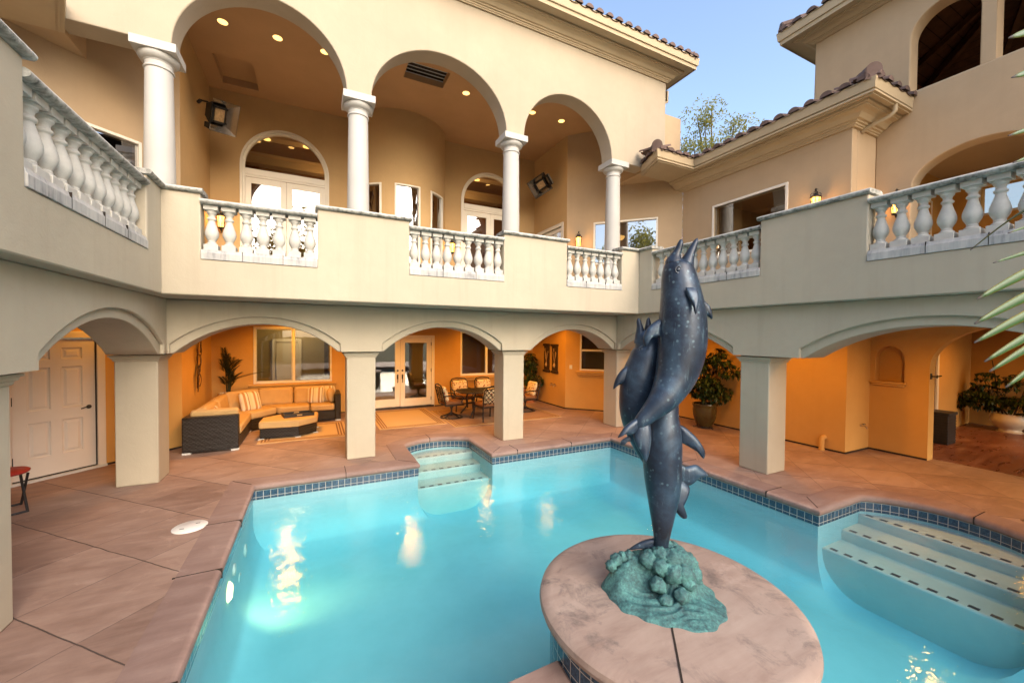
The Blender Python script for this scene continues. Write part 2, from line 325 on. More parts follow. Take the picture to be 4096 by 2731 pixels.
def rug_mat(name, field, dark, pale, fringe=0.0):
    m, nt, b = new_mat(name); g = N(nt, "TexCoord").outputs["UV"]     # UV holds the distance from each border in metres
    sx = N(nt, "SeparateXYZ"); nt.links.new(g, sx.inputs[0])
    d = math_n(nt, 'MINIMUM', sx.outputs[0], sx.outputs[1])
    r = ramp(nt, [(0.0, pale), (0.05, dark), (0.08, pale), (0.105, dark), (0.135, pale), (0.16, dark), (0.19, field), (1.0, field)])
    r.color_ramp.interpolation = 'CONSTANT'; nt.links.new(d, r.inputs[0])
    n = noise_tex(nt, objco(nt), 90, 3); c = mixc(nt, math_n(nt, 'MULTIPLY', n.outputs[0], 0.25), r.outputs[0], tuple(x * 0.6 for x in field))
    nt.links.new(c, b.inputs["Base Color"]); b.inputs["Roughness"].default_value = 0.95
    add_bump(nt, b, n.outputs[0], 0.3, 0.003); return m
M['rug'] = rug_mat("flatweave_rug", (0.52, 0.36, 0.18), (0.18, 0.08, 0.03), (0.50, 0.33, 0.16))
M['rug2'] = rug_mat("dining_rug", (0.30, 0.17, 0.09), (0.17, 0.075, 0.03), (0.48, 0.32, 0.16))
M['soil'] = mottled("potting_soil", (0.04, 0.028, 0.02), 0.4, 30, 0.95, 0.1)
M['glaze'] = mottled("brown_olive_glaze", (0.085, 0.045, 0.015), 0.5, 4, 0.12, 0.6, c2=(0.075, 0.065, 0.02))
M['terra'] = mottled("terracotta", (0.36, 0.15, 0.07), 0.2, 6, 0.7, 0.3)
M['potwhite'] = mottled("white_pot_glaze", (0.68, 0.60, 0.48), 0.06, 4, 0.35, 0.5)
def leaf_mat(name, a, b_, rough=0.45):
    m, nt, b = new_mat(name); oi = N(nt, "NewGeometry")
    r = ramp(nt, [(0.0, a), (1.0, b_)]); nt.links.new(oi.outputs["Random Per Island"], r.inputs[0])
    nt.links.new(r.outputs[0], b.inputs["Base Color"]); b.inputs["Roughness"].default_value = rough
    b.inputs["Specular IOR Level"].default_value = 0.35
    b.inputs["Subsurface Weight"].default_value = 0.0; return m
M['leafdark'] = leaf_mat("dark_green_leaf", (0.012, 0.028, 0.010), (0.045, 0.075, 0.018))
M['leafoak'] = leaf_mat("oak_leaf", (0.10, 0.11, 0.035), (0.30, 0.26, 0.08), 0.6)
def translucent(m, c):
    nt = m.node_tree; b = nt.nodes["Principled BSDF"]; out = nt.nodes["Material Output"]; t = N(nt, "BsdfTranslucent"); t.inputs[0].default_value = rgb(c)
    mx = N(nt, "MixShader"); mx.inputs[0].default_value = 0.45; nt.links.new(b.outputs[0], mx.inputs[1]); nt.links.new(t.outputs[0], mx.inputs[2]); nt.links.new(mx.outputs[0], out.inputs["Surface"])
translucent(M['leafoak'], (0.32, 0.30, 0.07))
M['leafpalm'] = leaf_mat("kentia_leaf", (0.018, 0.022, 0.008), (0.055, 0.05, 0.015))
M['bark'] = mottled("tree_bark", (0.10, 0.075, 0.055), 0.3, 14, 0.9, 0.1)
def agave_mat():
    m, nt, b = new_mat("palm_blade"); uv = N(nt, "TexCoord").outputs["UV"]; sx = N(nt, "SeparateXYZ"); nt.links.new(uv, sx.inputs[0])
    e = math_n(nt, 'ABSOLUTE', math_n(nt, 'SUBTRACT', sx.outputs[0], 0.5))
    n = noise_tex(nt, objco(nt), 16, 4)
    r = ramp(nt, [(0.0, (0.010, 0.05, 0.014)), (0.66, (0.02, 0.085, 0.016)), (0.88, (0.16, 0.14, 0.01)), (1.0, (0.17, 0.13, 0.015))])
    nt.links.new(math_n(nt, 'ADD', math_n(nt, 'MULTIPLY', e, 1.6), math_n(nt, 'MULTIPLY', n.outputs[0], 0.25)), r.inputs[0])
    tip = N(nt, "MapRange", inp={1: 0.955, 2: 0.985, 3: 0.0, 4: 1.0}); nt.links.new(sx.outputs[1], tip.inputs[0])
    c = mixc(nt, tip.outputs[0], r.outputs[0], (0.14, 0.11, 0.10))
    nt.links.new(c, b.inputs["Base Color"]); b.inputs["Roughness"].default_value = 0.45; return m
M['blade'] = agave_mat()
M['red'] = mottled("red_seat_vinyl", (0.42, 0.03, 0.02), 0.1, 6, 0.5, 0.4)
M['plastic'] = mottled("white_plastic", (0.72, 0.70, 0.66), 0.04, 6, 0.45, 0.4)
M['brass'] = mottled("worn_brass", (0.42, 0.30, 0.16), 0.25, 30, 0.4, 0.5, metallic=0.7)
M['blackplastic'] = mottled("black_plastic", (0.02, 0.02, 0.022), 0.2, 8, 0.5, 0.4)
M['artwood'] = mottled("carved_art_panel", (0.05, 0.028, 0.014), 0.5, 18, 0.6, 0.3, 0.6, 30, 0.01)
M['artpale'] = mottled("painted_relief", (0.40, 0.25, 0.12), 0.3, 20, 0.6, 0.3)
M['metalart'] = mottled("bronze_art_metal", (0.12, 0.055, 0.02), 0.4, 12, 0.4, 0.5, metallic=0.5)
M['slat'] = mottled("weathered_alu", (0.55, 0.54, 0.52), 0.1, 6, 0.4, 0.5)

# ------------------------------------------------------------------ mesh helpers
class MB:
    def __init__(s): s.bm = bmesh.new(); s.uv = s.bm.loops.layers.uv.new("UVMap")
    def face(s, pts, uvs=None):
        vs = [s.bm.verts.new(Vector(p)) for p in pts]
        try: f = s.bm.faces.new(vs)
        except ValueError: return None
        if uvs:
            for l, u in zip(f.loops, uvs): l[s.uv].uv = u
        return f
    def box(s, x0, x1, y0, y1, z0, z1, mat=None):
        P = [Vector((x, y, z)) for z in (z0, z1) for y in (y0, y1) for x in (x0, x1)]
        if mat is not None: P = [mat @ p for p in P]
        v = [s.bm.verts.new(p) for p in P]
        for q in ((0, 2, 3, 1), (4, 5, 7, 6), (0, 1, 5, 4), (2, 6, 7, 3), (0, 4, 6, 2), (1, 3, 7, 5)): s.bm.faces.new([v[i] for i in q])
    def fbox(s, f, u0, u1, d0, d1, z0, z1, seg=1):
        """box in a wall frame f(u, d, z); seg splits it along u for curved walls"""
        us = [u0 + (u1 - u0) * i / seg for i in range(seg + 1)]
        rows = [[s.bm.verts.new(f(u, d, z)) for d, z in ((d0, z0), (d1, z0), (d1, z1), (d0, z1))] for u in us]
        for a, b in zip(rows, rows[1:]):
            for i in range(4): s.bm.faces.new((a[i], a[(i + 1) % 4], b[(i + 1) % 4], b[i]))
        s.bm.faces.new(rows[0][::-1]); s.bm.faces.new(rows[-1])
    def prism(s, poly, f, d0, d1):
        """polygon (u, z) pushed from depth d0 to d1 in frame f"""
        tri = tessellate_polygon([[Vector((p[0], p[1], 0)) for p in poly]])
        a = [s.bm.verts.new(f(u, d0, z)) for u, z in poly]; b = [s.bm.verts.new(f(u, d1, z)) for u, z in poly]
        for t in tri:
            for vs in ((a[t[0]], a[t[1]], a[t[2]]), (b[t[2]], b[t[1]], b[t[0]])):
                try: s.bm.faces.new(vs)
                except ValueError: pass
        n = len(poly)
        for i in range(n):
            j = (i + 1) % n
            try: s.bm.faces.new((a[i], b[i], b[j], a[j]))
            except ValueError: pass
    def slab(s, poly, z0, z1):
        s.prism(poly, lambda u, d, v: Vector((u, v, d)), z0, z1)
    def lathe(s, prof, c=(0, 0, 0), seg=20, mat=None, cap=True):
        rings = []
        for r, z in prof:
            ring = []
            for i in range(seg):
                a = 2 * pi * i / seg; p = Vector((r * cos(a), r * sin(a), z))
                if mat is not None: p = mat @ p
                ring.append(s.bm.verts.new(p + Vector(c)))
            rings.append(ring)
        for A, B in zip(rings, rings[1:]):
            for i in range(seg): s.bm.faces.new((A[i], A[(i + 1) % seg], B[(i + 1) % seg], B[i]))
        if cap and prof[0][0] > 1e-4: s.bm.faces.new(rings[0][::-1])
        if cap and prof[-1][0] > 1e-4: s.bm.faces.new(rings[-1])
    def tube(s, pts, r, seg=8, r1=None, cap=True):
        pts = [Vector(p) for p in pts]; n = len(pts); rings = []; ref = None
        for i, p in enumerate(pts):
            t = (pts[min(i + 1, n - 1)] - pts[max(i - 1, 0)]).normalized()
            if ref is None:
                ref = t.orthogonal().normalized()
            ref = (ref - t * ref.dot(t)).normalized(); b = t.cross(ref)
            rr = r if r1 is None else r + (r1 - r) * i / (n - 1)
            rings.append([s.bm.verts.new(p + ref * rr * cos(2 * pi * k / seg) + b * rr * sin(2 * pi * k / seg)) for k in range(seg)])
        for A, B in zip(rings, rings[1:]):
            for k in range(seg): s.bm.faces.new((A[k], A[(k + 1) % seg], B[(k + 1) % seg], B[k]))
        if cap: s.bm.faces.new(rings[0][::-1]); s.bm.faces.new(rings[-1])
    def sweep(s, path, prof, z=0.0, closed=False, caps=True, uvprof=True):
        """profile (offset to the right of travel, z) along a plan polyline, mitred"""
        P = [Vector((p[0], p[1])) for p in path]; n = len(P); rings = []; L = 0.0; Ls = []
        pl = [0.0]
        for a, b in zip(prof, prof[1:]): pl.append(pl[-1] + math.hypot(b[0] - a[0], b[1] - a[1]))
        for i in range(n):
            if closed: a, b = P[(i - 1) % n], P[(i + 1) % n]
            else: a, b = P[max(i - 1, 0)], P[min(i + 1, n - 1)]
            d1 = (P[i] - a); d2 = (b - P[i])
            if d1.length < 1e-6: d1 = d2
            if d2.length < 1e-6: d2 = d1
            d1 = d1.normalized(); d2 = d2.normalized()
            n1 = Vector((d1.y, -d1.x)); n2 = Vector((d2.y, -d2.x)); m = n1 + n2
            m = m / max(m.dot(n1), 0.2)
            if i: L += (P[i] - P[i - 1]).length
            Ls.append(L)
            rings.append([s.bm.verts.new((P[i].x + m.x * o, P[i].y + m.y * o, z + h)) for o, h in prof])
        k = len(prof); seq = list(range(n - 1)) + ([n - 1] if closed else [])
        for i in seq:
            j = (i + 1) % n; A, B = rings[i], rings[j]; La = Ls[i]; Lb = Ls[j] if j > i else Ls[i] + (P[j] - P[i]).length
            for q in range(k - 1):
                f = s.bm.faces.new((A[q], A[q + 1], B[q + 1], B[q]))
                for l, u in zip(f.loops, ((La, pl[q]), (La, pl[q + 1]), (Lb, pl[q + 1]), (Lb, pl[q]))): l[s.uv].uv = u
        if caps and not closed and len(prof) > 3:
            for ring in (rings[0][::-1], rings[-1]):
                try: s.bm.faces.new(ring[:-1] if prof[0] == prof[-1] else ring)
                except ValueError: pass
    def build(s, name, mat, parent=None, bevel=0.0, sharp=38, seg=2, weld=True, loc=None):
        bm = s.bm
        if weld: bmesh.ops.remove_doubles(bm, verts=bm.verts, dist=1e-5)
        bmesh.ops.recalc_face_normals(bm, faces=bm.faces)
        me = bpy.data.meshes.new(name); bm.to_mesh(me); bm.free()
        for p in me.polygons: p.use_smooth = True
        me.set_sharp_from_angle(angle=radians(sharp))
        me.materials.append(M[mat] if isinstance(mat, str) else mat)
        o = bpy.data.objects.new(name, me); COL.objects.link(o)
        if parent: o.parent = parent
        if loc: o.location = loc
        if bevel:
            bv = o.modifiers.new("bevel", 'BEVEL'); bv.width = bevel; bv.segments = seg; bv.limit_method = 'ANGLE'; bv.angle_limit = radians(40); bv.harden_normals = False
        return o
def tag(o, label, cat, group=None):
    o["label"] = label; o["category"] = cat
    if group: o["group"] = group
    return o
def thing(name, label, cat, loc=(0, 0, 0), rz=0.0, group=None):
    o = bpy.data.objects.new(name, None); COL.objects.link(o); o.empty_display_size = 0.2
    o.location = loc; o.rotation_euler = (0, 0, rz); return tag(o, label, cat, group)
def struct(o): o["kind"] = "structure"; return o
def lamp(name, kind, loc, energy, color, parent=None, **kw):
    l = bpy.data.lights.new(name, kind); l.energy = energy; l.color = color
    for k, v in kw.items():
        if k != 'aim': setattr(l, k, v)
    o = bpy.data.objects.new(name, l); COL.objects.link(o); o.location = loc
    if 'aim' in kw: o.rotation_euler = (Vector(loc) - Vector(kw['aim'])).to_track_quat('Z', 'Y').to_euler()
    if parent: o.parent = parent
    return o
def frame(p, q):
    """wall frame from plan point p towards q; depth runs to the LEFT of travel (into the wall)"""
    p = Vector(p); d = (Vector(q) - p).normalized(); n = Vector((-d.y, d.x))
    return lambda u, dd, z: Vector((p.x + d.x * u + n.x * dd, p.y + d.y * u + n.y * dd, z))
def arc_pts(uc, hw, zs, rise, n=24, flip=False):
    r = [(uc - hw * cos(pi * i / n), zs + rise * sin(pi * i / n)) for i in range(n + 1)]
    return r
def seg_pts(uc, hw, zs, rise, n=18):
    """segmental arch"""
    R = (hw * hw + rise * rise) / (2 * rise); a = math.asin(min(1, hw / R))
    return [(uc + R * sin(-a + 2 * a * i / n), zs + R * cos(-a + 2 * a * i / n) - R * cos(a)) for i in range(n + 1)]
def wall(mb, f, u0, u1, z0, z1, openings=(), d=0.2, useg=None):
    """wall with rectangular openings (u0, u1, z0, z1); reveals run through its depth d"""
    us = {u0, u1}; zs = {z0, z1}
    for a, b, c, e in openings: us |= {max(a, u0), min(b, u1)}; zs |= {max(c, z0), min(e, z1)}
    if useg:
        for i in range(useg + 1): us.add(u0 + (u1 - u0) * i / useg)
    us = sorted(us); zs = sorted(zs)
    solid = lambda i, j: 0 <= i < len(us) - 1 and 0 <= j < len(zs) - 1 and not any(a <= (us[i] + us[i + 1]) / 2 <= b and c <= (zs[j] + zs[j + 1]) / 2 <= e for a, b, c, e in openings)
    for i in range(len(us) - 1):
        for j in range(len(zs) - 1):
            if not solid(i, j): continue
            a, b, c, e = us[i], us[i + 1], zs[j], zs[j + 1]
            mb.face([f(a, 0, c), f(b, 0, c), f(b, 0, e), f(a, 0, e)]); mb.face([f(a, d, c), f(a, d, e), f(b, d, e), f(b, d, c)])
            if not solid(i - 1, j): mb.face([f(a, 0, c), f(a, 0, e), f(a, d, e), f(a, d, c)])
            if not solid(i + 1, j): mb.face([f(b, 0, c), f(b, d, c), f(b, d, e), f(b, 0, e)])
            if not solid(i, j - 1): mb.face([f(a, 0, c), f(a, d, c), f(b, d, c), f(b, 0, c)])
            if not solid(i, j + 1): mb.face([f(a, 0, e), f(b, 0, e), f(b, d, e), f(a, d, e)])
def superpillow(mb, c, size, rz=0.0, tilt=0.0, e=0.45, roll=0.0, nu=24, nv=12, mat=None):
    """pillow or cushion: superellipsoid, UV = its face plan"""
    R = Matrix.Translation(Vector(c)) @ Matrix.Rotation(rz, 4, 'Z') @ Matrix.Rotation(tilt, 4, 'X') @ Matrix.Rotation(roll, 4, 'Y')
    pw = lambda v, k: math.copysign(abs(v) ** k, v)
    rows = []
    for j in range(nv + 1):
        v = -pi / 2 + pi * j / nv; row = []
        for i in range(nu):
            u = 2 * pi * i / nu
            x = pw(cos(v), e) * pw(cos(u), e * 0.8); y = pw(cos(v), e) * pw(sin(u), e * 0.8); z = pw(sin(v), 1.0 if e < 0.6 else e)
            k = 1 + 0.05 * (abs(x) * abs(y)) ** 3
            p = Vector((x * size[0] / 2 * k, y * size[1] / 2 * k, z * size[2] / 2))
            row.append((mb.bm.verts.new(R @ p), (x * 0.5 + 0.5, y * 0.5 + 0.5)))
        rows.append(row)
    for A, B in zip(rows, rows[1:]):
        for i in range(nu):
            k = (i + 1) % nu
            try:
                f = mb.bm.faces.new((A[i][0], A[k][0], B[k][0], B[i][0]))
                for l, u in zip(f.loops, (A[i][1], A[k][1], B[k][1], B[i][1])): l[mb.uv].uv = u
            except ValueError: pass
def circle_pts(c, r, a0, a1, n):
    return [(c[0] + r * cos(a0 + (a1 - a0) * i / n), c[1] + r * sin(a0 + (a1 - a0) * i / n)) for i in range(n + 1)]
def arc_through(p, m, q, n):
    """points of the circle arc from p through m to q"""
    ax, ay = p; bx, by = m; cx_, cy_ = q
    D = 2 * (ax * (by - cy_) + bx * (cy_ - ay) + cx_ * (ay - by))
    ux = ((ax * ax + ay * ay) * (by - cy_) + (bx * bx + by * by) * (cy_ - ay) + (cx_ * cx_ + cy_ * cy_) * (ay - by)) / D
    uy = ((ax * ax + ay * ay) * (cx_ - bx) + (bx * bx + by * by) * (ax - cx_) + (cx_ * cx_ + cy_ * cy_) * (bx - ax)) / D
    r = math.hypot(ax - ux, ay - uy); a0 = atan2(ay - uy, ax - ux); am = atan2(by - uy, bx - ux); a1 = atan2(cy_ - uy, cx_ - ux)
    while am < a0: am += 2 * pi
    while a1 < a0: a1 += 2 * pi
    if am > a1: a1 -= 2 * pi
    return circle_pts((ux, uy), r, a0, a1, n)
def fill_with_hole(mb, outer, hole, z):
    tri = tessellate_polygon([[Vector((x, y, 0)) for x, y in outer], [Vector((x, y, 0)) for x, y in hole]])
    pts = [mb.bm.verts.new((x, y, z)) for x, y in list(outer) + list(hole)]
    for t in tri:
        try: mb.bm.faces.new([pts[i] for i in t])
        except ValueError: pass

# ================================================================== SETTING: ground, deck, pool
EX = 2.155                                  # the court mirrors about this X
pool = [(-0.78, -4.0), (-0.78, 6.53), (1.52, 6.53), (1.52, 7.74)] + arc_through((1.52, 7.74), (2.19, 8.03), (2.86, 7.74), 14)[1:] + \
       [(2.86, 6.53), (5.56, 6.53), (5.56, 2.68), (6.58, 2.68)] + arc_through((6.58, 2.68), (7.0, 1.85), (6.58, 1.02), 14)[1:] + \
       [(5.56, 1.02), (5.56, -4.0)]          # clockwise seen from above: right of travel is the water side
_dir = sum((pool[i][0] * pool[(i + 1) % len(pool)][1] - pool[(i + 1) % len(pool)][0] * pool[i][1]) for i in range(len(pool)))
assert _dir < 0
def offset_loop(loop, o):
    P = [Vector(p) for p in loop]; n = len(P); out = []
    for i in range(n):
        d1 = (P[i] - P[i - 1]).normalized(); d2 = (P[(i + 1) % n] - P[i]).normalized()
        n1 = Vector((d1.y, -d1.x)); n2 = Vector((d2.y, -d2.x)); m = n1 + n2; m = m / max(m.dot(n1), 0.3)
        out.append((P[i].x + m.x * o, P[i].y + m.y * o))
    return out
g = MB(); fill_with_hole(g, [(-400, -400), (400, -400), (400, 400), (-400, 400)], [(-7, -9), (-7, 13), (17, 13), (17, -9)], -0.02)
struct(g.build("ground", 'ground'))
dk = MB(); fill_with_hole(dk, [(-7, -9), (-7, 13), (17, 13), (17, -9)], offset_loop(pool, -0.29), 0.0)
struct(dk.build("pool_deck", 'deck'))
wt = MB()
wl_ = offset_loop(pool, -0.03); wt.slab(wl_, -2.2, -0.2)
struct(wt.build("pool_water", 'water', sharp=20))

sp = thing("swimming_pool", "turquoise swimming pool with blue tile waterline, stained coping and step alcoves", "pool")
b = MB(); DEP = -1.0
b.sweep(pool, [(0, -0.09), (0, -0.50)] + [(0.45 - 0.45 * cos(a), -0.55 - 0.45 * sin(a)) for a in [i * pi / 14 for i in range(8)]], closed=True)
pfl = offset_loop(pool, 0.45)
tri = tessellate_polygon([[Vector((x, y, 0)) for x, y in pfl]])
fv = [b.bm.verts.new((x, y, DEP)) for x, y in pfl]
for t in tri: b.bm.faces.new([fv[i] for i in t])
b.build("basin", 'plaster', sp, sharp=50)
t = MB(); t.sweep(pool, [(0.008, -0.09), (0.008, -0.214)], closed=True); t.build("waterline_tile", 'tile', sp)
cpg = MB(); cpr = [(-0.30, -0.06), (-0.30, 0.006), (-0.02, 0.006)] + [(-0.02 + 0.05 * sin(a), -0.044 + 0.05 * cos(a)) for a in [i * pi / 8 for i in range(1, 9)]] + [(-0.02, -0.095)]
cpg.sweep(pool, cpr, closed=True); cpg.build("coping", 'coping', sp, sharp=50)
# joints cut across the coping
def cjoint(p, ang):
    cj = MB(); m = Matrix.Translation((p[0], p[1], 0)) @ Matrix.Rotation(ang, 4, 'Z'); cj.box(-0.17, 0.185, -0.004, 0.004, -0.08, 0.0085, m); cj.build("coping_joint", 'int_dark', sp)
for y in (0.4, 1.7, 3.0, 4.3, 5.35): cjoint((-0.93, y), 0)
for x in (0.42,): cjoint((x, 6.68), -pi / 2)
for x in (3.35, 4.55): cjoint((x, 6.68), -pi / 2)
for y in (3.3, 4.7, 5.8): cjoint((5.71, y), pi)
cjoint((5.71, 2.83), radians(225)); cjoint((-0.93, 6.68), radians(-45)); cjoint((5.71, 6.68), radians(225)); cjoint((1.37, 6.68), radians(-45)); cjoint((3.01, 6.68), radians(225))
cjoint((2.1, 8.17), -pi / 2); cjoint((7.14, 1.75), pi)
# steps in the two alcoves (depths are apparent depths)
s1 = MB()
for x, z in ((5.665, -0.50), (6.115, -0.37), (6.535, -0.25)):
    s1.slab([(x, 2.76), (7.2, 2.76), (7.2, 0.94), (x, 0.94)], DEP - 0.02, z)
st = s1.build("step_flight", 'stepplaster', sp, bevel=0.02)
for x, z in ((5.73, -0.50), (6.18, -0.37), (6.60, -0.25)):
    for i in range(11):
        y = 2.585 - i * 0.1455
        if x > 6.5 and abs(y - 1.85) > 0.78: continue
        q = MB(); q.box(x - 0.026, x + 0.026, y - 0.038, y + 0.038, z - 0.01, z + 0.003); q.build("step_tile", 'steptile', st)
s2 = MB()
for y, z in ((6.68, -0.50), (7.12, -0.37), (7.56, -0.25)):
    s2.slab([(1.48, y), (2.9, y), (2.9, 8.2), (1.48, 8.2)], DEP - 0.02, z)
st = s2.build("step_flight", 'stepplaster', sp, bevel=0.02)
for y, z in ((6.745, -0.50), (7.18, -0.37), (7.62, -0.25)):
    for i in range(8):
        x = 1.65 + i * 0.152
        if z > -0.3 and (x < 1.7 or x > 2.78): continue
        q = MB(); q.box(x - 0.038, x + 0.038, y - 0.026, y + 0.026, z - 0.01, z + 0.003); q.build("step_tile", 'steptile', st)
def wall_fitting(y, z, r, name, mat):
    q = MB(); R = Matrix.Rotation(pi / 2, 4, 'Y')
    q.lathe([(r * 0.45, 0.0), (r * 0.5, 0.012), (r, 0.018), (r, 0.0)], (-0.78, y, z), 20, R); return q.build(name, mat, sp)
for y, z, r in ((5.79, -0.56, 0.075), (5.05, -0.40, 0.06), (5.35, -0.69, 0.085)): wall_fitting(y, z, r, "return_fitting", 'stepplaster')
q = MB(); q.lathe([(0.0, 0.03), (0.07, 0.025), (0.095, 0.0)], (-0.775, 4.76, -0.47), 24, Matrix.Rotation(pi / 2, 4, 'Y'))
pl = q.build("pool_lamp", 'poollens', sp)
lamp("pool_lamp_light", 'SPOT', (-0.68, 4.76, -0.47), 26, (1.0, 0.60, 0.22), sp, spot_size=radians(90), spot_blend=1.0, shadow_soft_size=0.08, aim=(0.1, 5.45, -1.15))

# deck fittings
lid = MB(); lid.lathe([(0.0, 0.012), (0.15, 0.012), (0.158, 0.006), (0.158, 0.0)], (0, 0, 0), 32)
lidt = thing("skimmer_lid", "round white plastic skimmer lid set in the deck beside the coping", "lid", (-1.222, 5.39, 0.0))
lid.build("cover", 'plastic', lidt)
for dx, dy in ((-0.06, -0.05), (0.06, 0.05)):
    q = MB(); q.box(dx - 0.02, dx + 0.02, dy - 0.006, dy + 0.006, 0.0115, 0.0135); q.build("finger_slot", 'blackplastic', lidt)
dg = thing("deck_drain", "small round slotted drain grate in the orange deck at right", "drain", (7.42, 1.42, 0.0))
q = MB(); q.lathe([(0.0, 0.004), (0.075, 0.004), (0.08, 0.0)], (0, 0, 0), 24); q.build("grate_ring", 'coping', dg)
for i in range(6):
    q = MB(); q.box(-0.06, 0.06, -0.05 + i * 0.02 - 0.004, -0.05 + i * 0.02 + 0.004, 0.0035, 0.0055); q.build("slot", 'blackplastic', dg)

# round plinth in the pool with its lower pad
pt = thing("plinth", "round tan concrete plinth rising from the pool under the dolphin statue", "plinth", (2.21, 2.0, 0.3))
q = MB(); q.lathe([(0.0, 0.0), (0.80, 0.0), (0.845, -0.008), (0.875, -0.03), (0.883, -0.06), (0.872, -0.09), (0.83, -0.105), (0.80, -0.105)], (0, 0, 0), 96)
q.build("plinth_top", 'plinthtop', pt, sharp=30)
q = MB(); path = [(0.805 * cos(-a), 0.805 * sin(-a)) for a in [2 * pi * i / 72 for i in range(72)]]
q.sweep(path[::-1], [(0, -0.10), (0, -1.8)], closed=True); q.build("tiled_side", 'tile', pt)
q = MB(); q.box(-0.006, 0.006, -0.87, -0.30, -0.02, 0.0025, Matrix.Rotation(radians(-41), 4, 'Z')); q.build("expansion_joint", 'int_dark', pt)
pad = thing("pool_ledge", "low stained concrete ledge in front of the round plinth", "ledge", (0, 0, 0))
q = MB(); q.slab([(0.75, 2.13), (1.425, 2.15), (1.40, 1.95), (1.9, 1.2), (1.5, 0.2), (0.75, 0.2)], -0.08, 0.0); q.build("ledge_top", 'coping', pad, bevel=0.02)
q = MB(); q.slab([(0.80, 2.09), (1.40, 2.10), (1.37, 1.93), (1.85, 1.2), (1.45, 0.25), (0.80, 0.25)], -1.6, -0.08); q.build("ledge_side", 'tile', pad)

# ================================================================== THE HOUSE
house = thing("house", "cream and peach stucco villa with arcades, balconies and tiled roofs wrapped round the pool court", "house")
mir = lambda x: 2 * EX - x
FB = frame((0, 7.05), (1, 7.05))            # back arcade: u = X
FL = frame((-1.83, 0), (-1.83, 1))          # left arcade: u = Y
def FRf(u, d, z): return Vector((6.125 + d, u, z))   # right arcade: u = Y
def arcade(name, f, parts, u_lo, u_hi, zt=2.58):
    """two skins: the outer arch is larger than the arch behind it"""
    for di, (d0, d1, hw_off, zs, rise) in enumerate(((0, 0.055, 0.0, 1.955, 0.405), (0.055, 0.58, 0.03, 1.82, 0.435))):
        m = MB(); poly = [(u_lo, 1.82)]
        for uc, hw in parts:
            h = hw - hw_off; a = seg_pts(uc, h, zs, rise)
            if di == 0: poly += [(uc - h, 1.82)] + a + [(uc + h, 1.82)]
            else: poly += [(uc - h, 1.82)] + a + [(uc + h, 1.82)]
        poly += [(u_hi, 1.82), (u_hi, zt), (u_lo, zt)]
        clean = [p for i, p in enumerate(poly) if i == 0 or math.hypot(p[0] - poly[i - 1][0], p[1] - poly[i - 1][1]) > 1e-4]
        m.prism(clean, f, d0, d1)
        m.build(name, 'cream', house, bevel=0.012)
arcade("arcade_wall", FB, [(-0.72, 1.11 - 0.02), (2.15, 1.12), (5.02, 1.11 - 0.02)], -1.875, 6.17)
arcade("arcade_wall", FL, [(-1.9, 1.4), (1.87, 1.37), (5.56, 1.36)], -4.0, 7.03)
arcade("arcade_wall", FRf, [(-1.8, 1.34), (1.89, 1.345), (5.60, 1.36)], -4.0, 7.03)
q = MB(); q.box(-2.41, -1.88, 7.08, 7.63, 1.82, 2.58); q.box(6.175, 6.70, 7.08, 7.63, 1.82, 2.58); q.build("arcade_corner", 'cream', house, bevel=0.012)
def pier(x0, y0, s=0.46):
    q = MB(); q.box(x0, x0 + s, y0, y0 + s, 0.0, 1.725); p = q.build("pier", 'cream', house, bevel=0.015)
    q = MB(); c = [(x0, y0), (x0, y0 + s), (x0 + s, y0 + s), (x0 + s, y0)]
    q.sweep(c[::-1], [(0.0, 1.715), (0.012, 1.722), (0.014, 1.745), (0.03, 1.752), (0.034, 1.775), (0.05, 1.78), (0.05, 1.80), (0.0, 1.805)], closed=True)
    q.build("pier_cap", 'cream', p)
    q = MB(); q.box(x0 + 0.004, x0 + s - 0.004, y0 + 0.004, y0 + s - 0.004, 1.80, 1.825); q.build("pier_neck", 'cream', p)
for x, y in ((-2.43, 7.18), (0.475, 7.18), (3.37, 7.18), (6.265, 7.18), (6.22, 3.70), (-2.43, 3.71), (-2.43, 0.02), (6.22, 0.02)): pier(x, y)

# balcony slab, walls with openings, caps, balustrades
q = MB(); q.slab([(-1.75, -4.1), (-1.75, 6.31), (6.07, 6.31), (6.07, -4.1), (16.5, -4.1), (16.5, 15.2), (-6.6, 15.2), (-6.6, -4.1)], 2.583, 2.95)
q.build("balcony_slab", 'cream', house)
fbL = frame((-1.66, 0), (-1.66, 1)); fbB = frame((0, 6.22), (1, 6.22))
def fbR(u, d, z): return Vector((5.98 + d, u, z))
ZC, ZR, ZP, ZPB = 3.85, 3.73, 3.16, 3.035
opL = [(3.69, 5.755), (0.2, 2.3)]; opB = [(-1.28, 0.035), (1.31, 2.915), (4.21, 5.53)]; opR = [(3.727, 5.86), (0.45, 2.43)]
for f, u0, u1, ops in ((fbL, -4, 6.22, opL), (fbB, -1.88, 6.20, opB), (fbR, -4, 6.22, opR)):
    q = MB(); wall(q, f, u0, u1, 2.58, ZC, [(a, b, ZPB, 9) for a, b in ops], 0.22); q.build("balcony_wall", 'cream', house, bevel=0.014)
capP = [(-0.26, 0.0), (0.035, 0.0), (0.05, 0.012), (0.055, 0.03), (0.045, 0.048), (0.03, 0.055), (-0.25, 0.055), (-0.27, 0.04), (-0.275, 0.02), (-0.26, 0.0)]
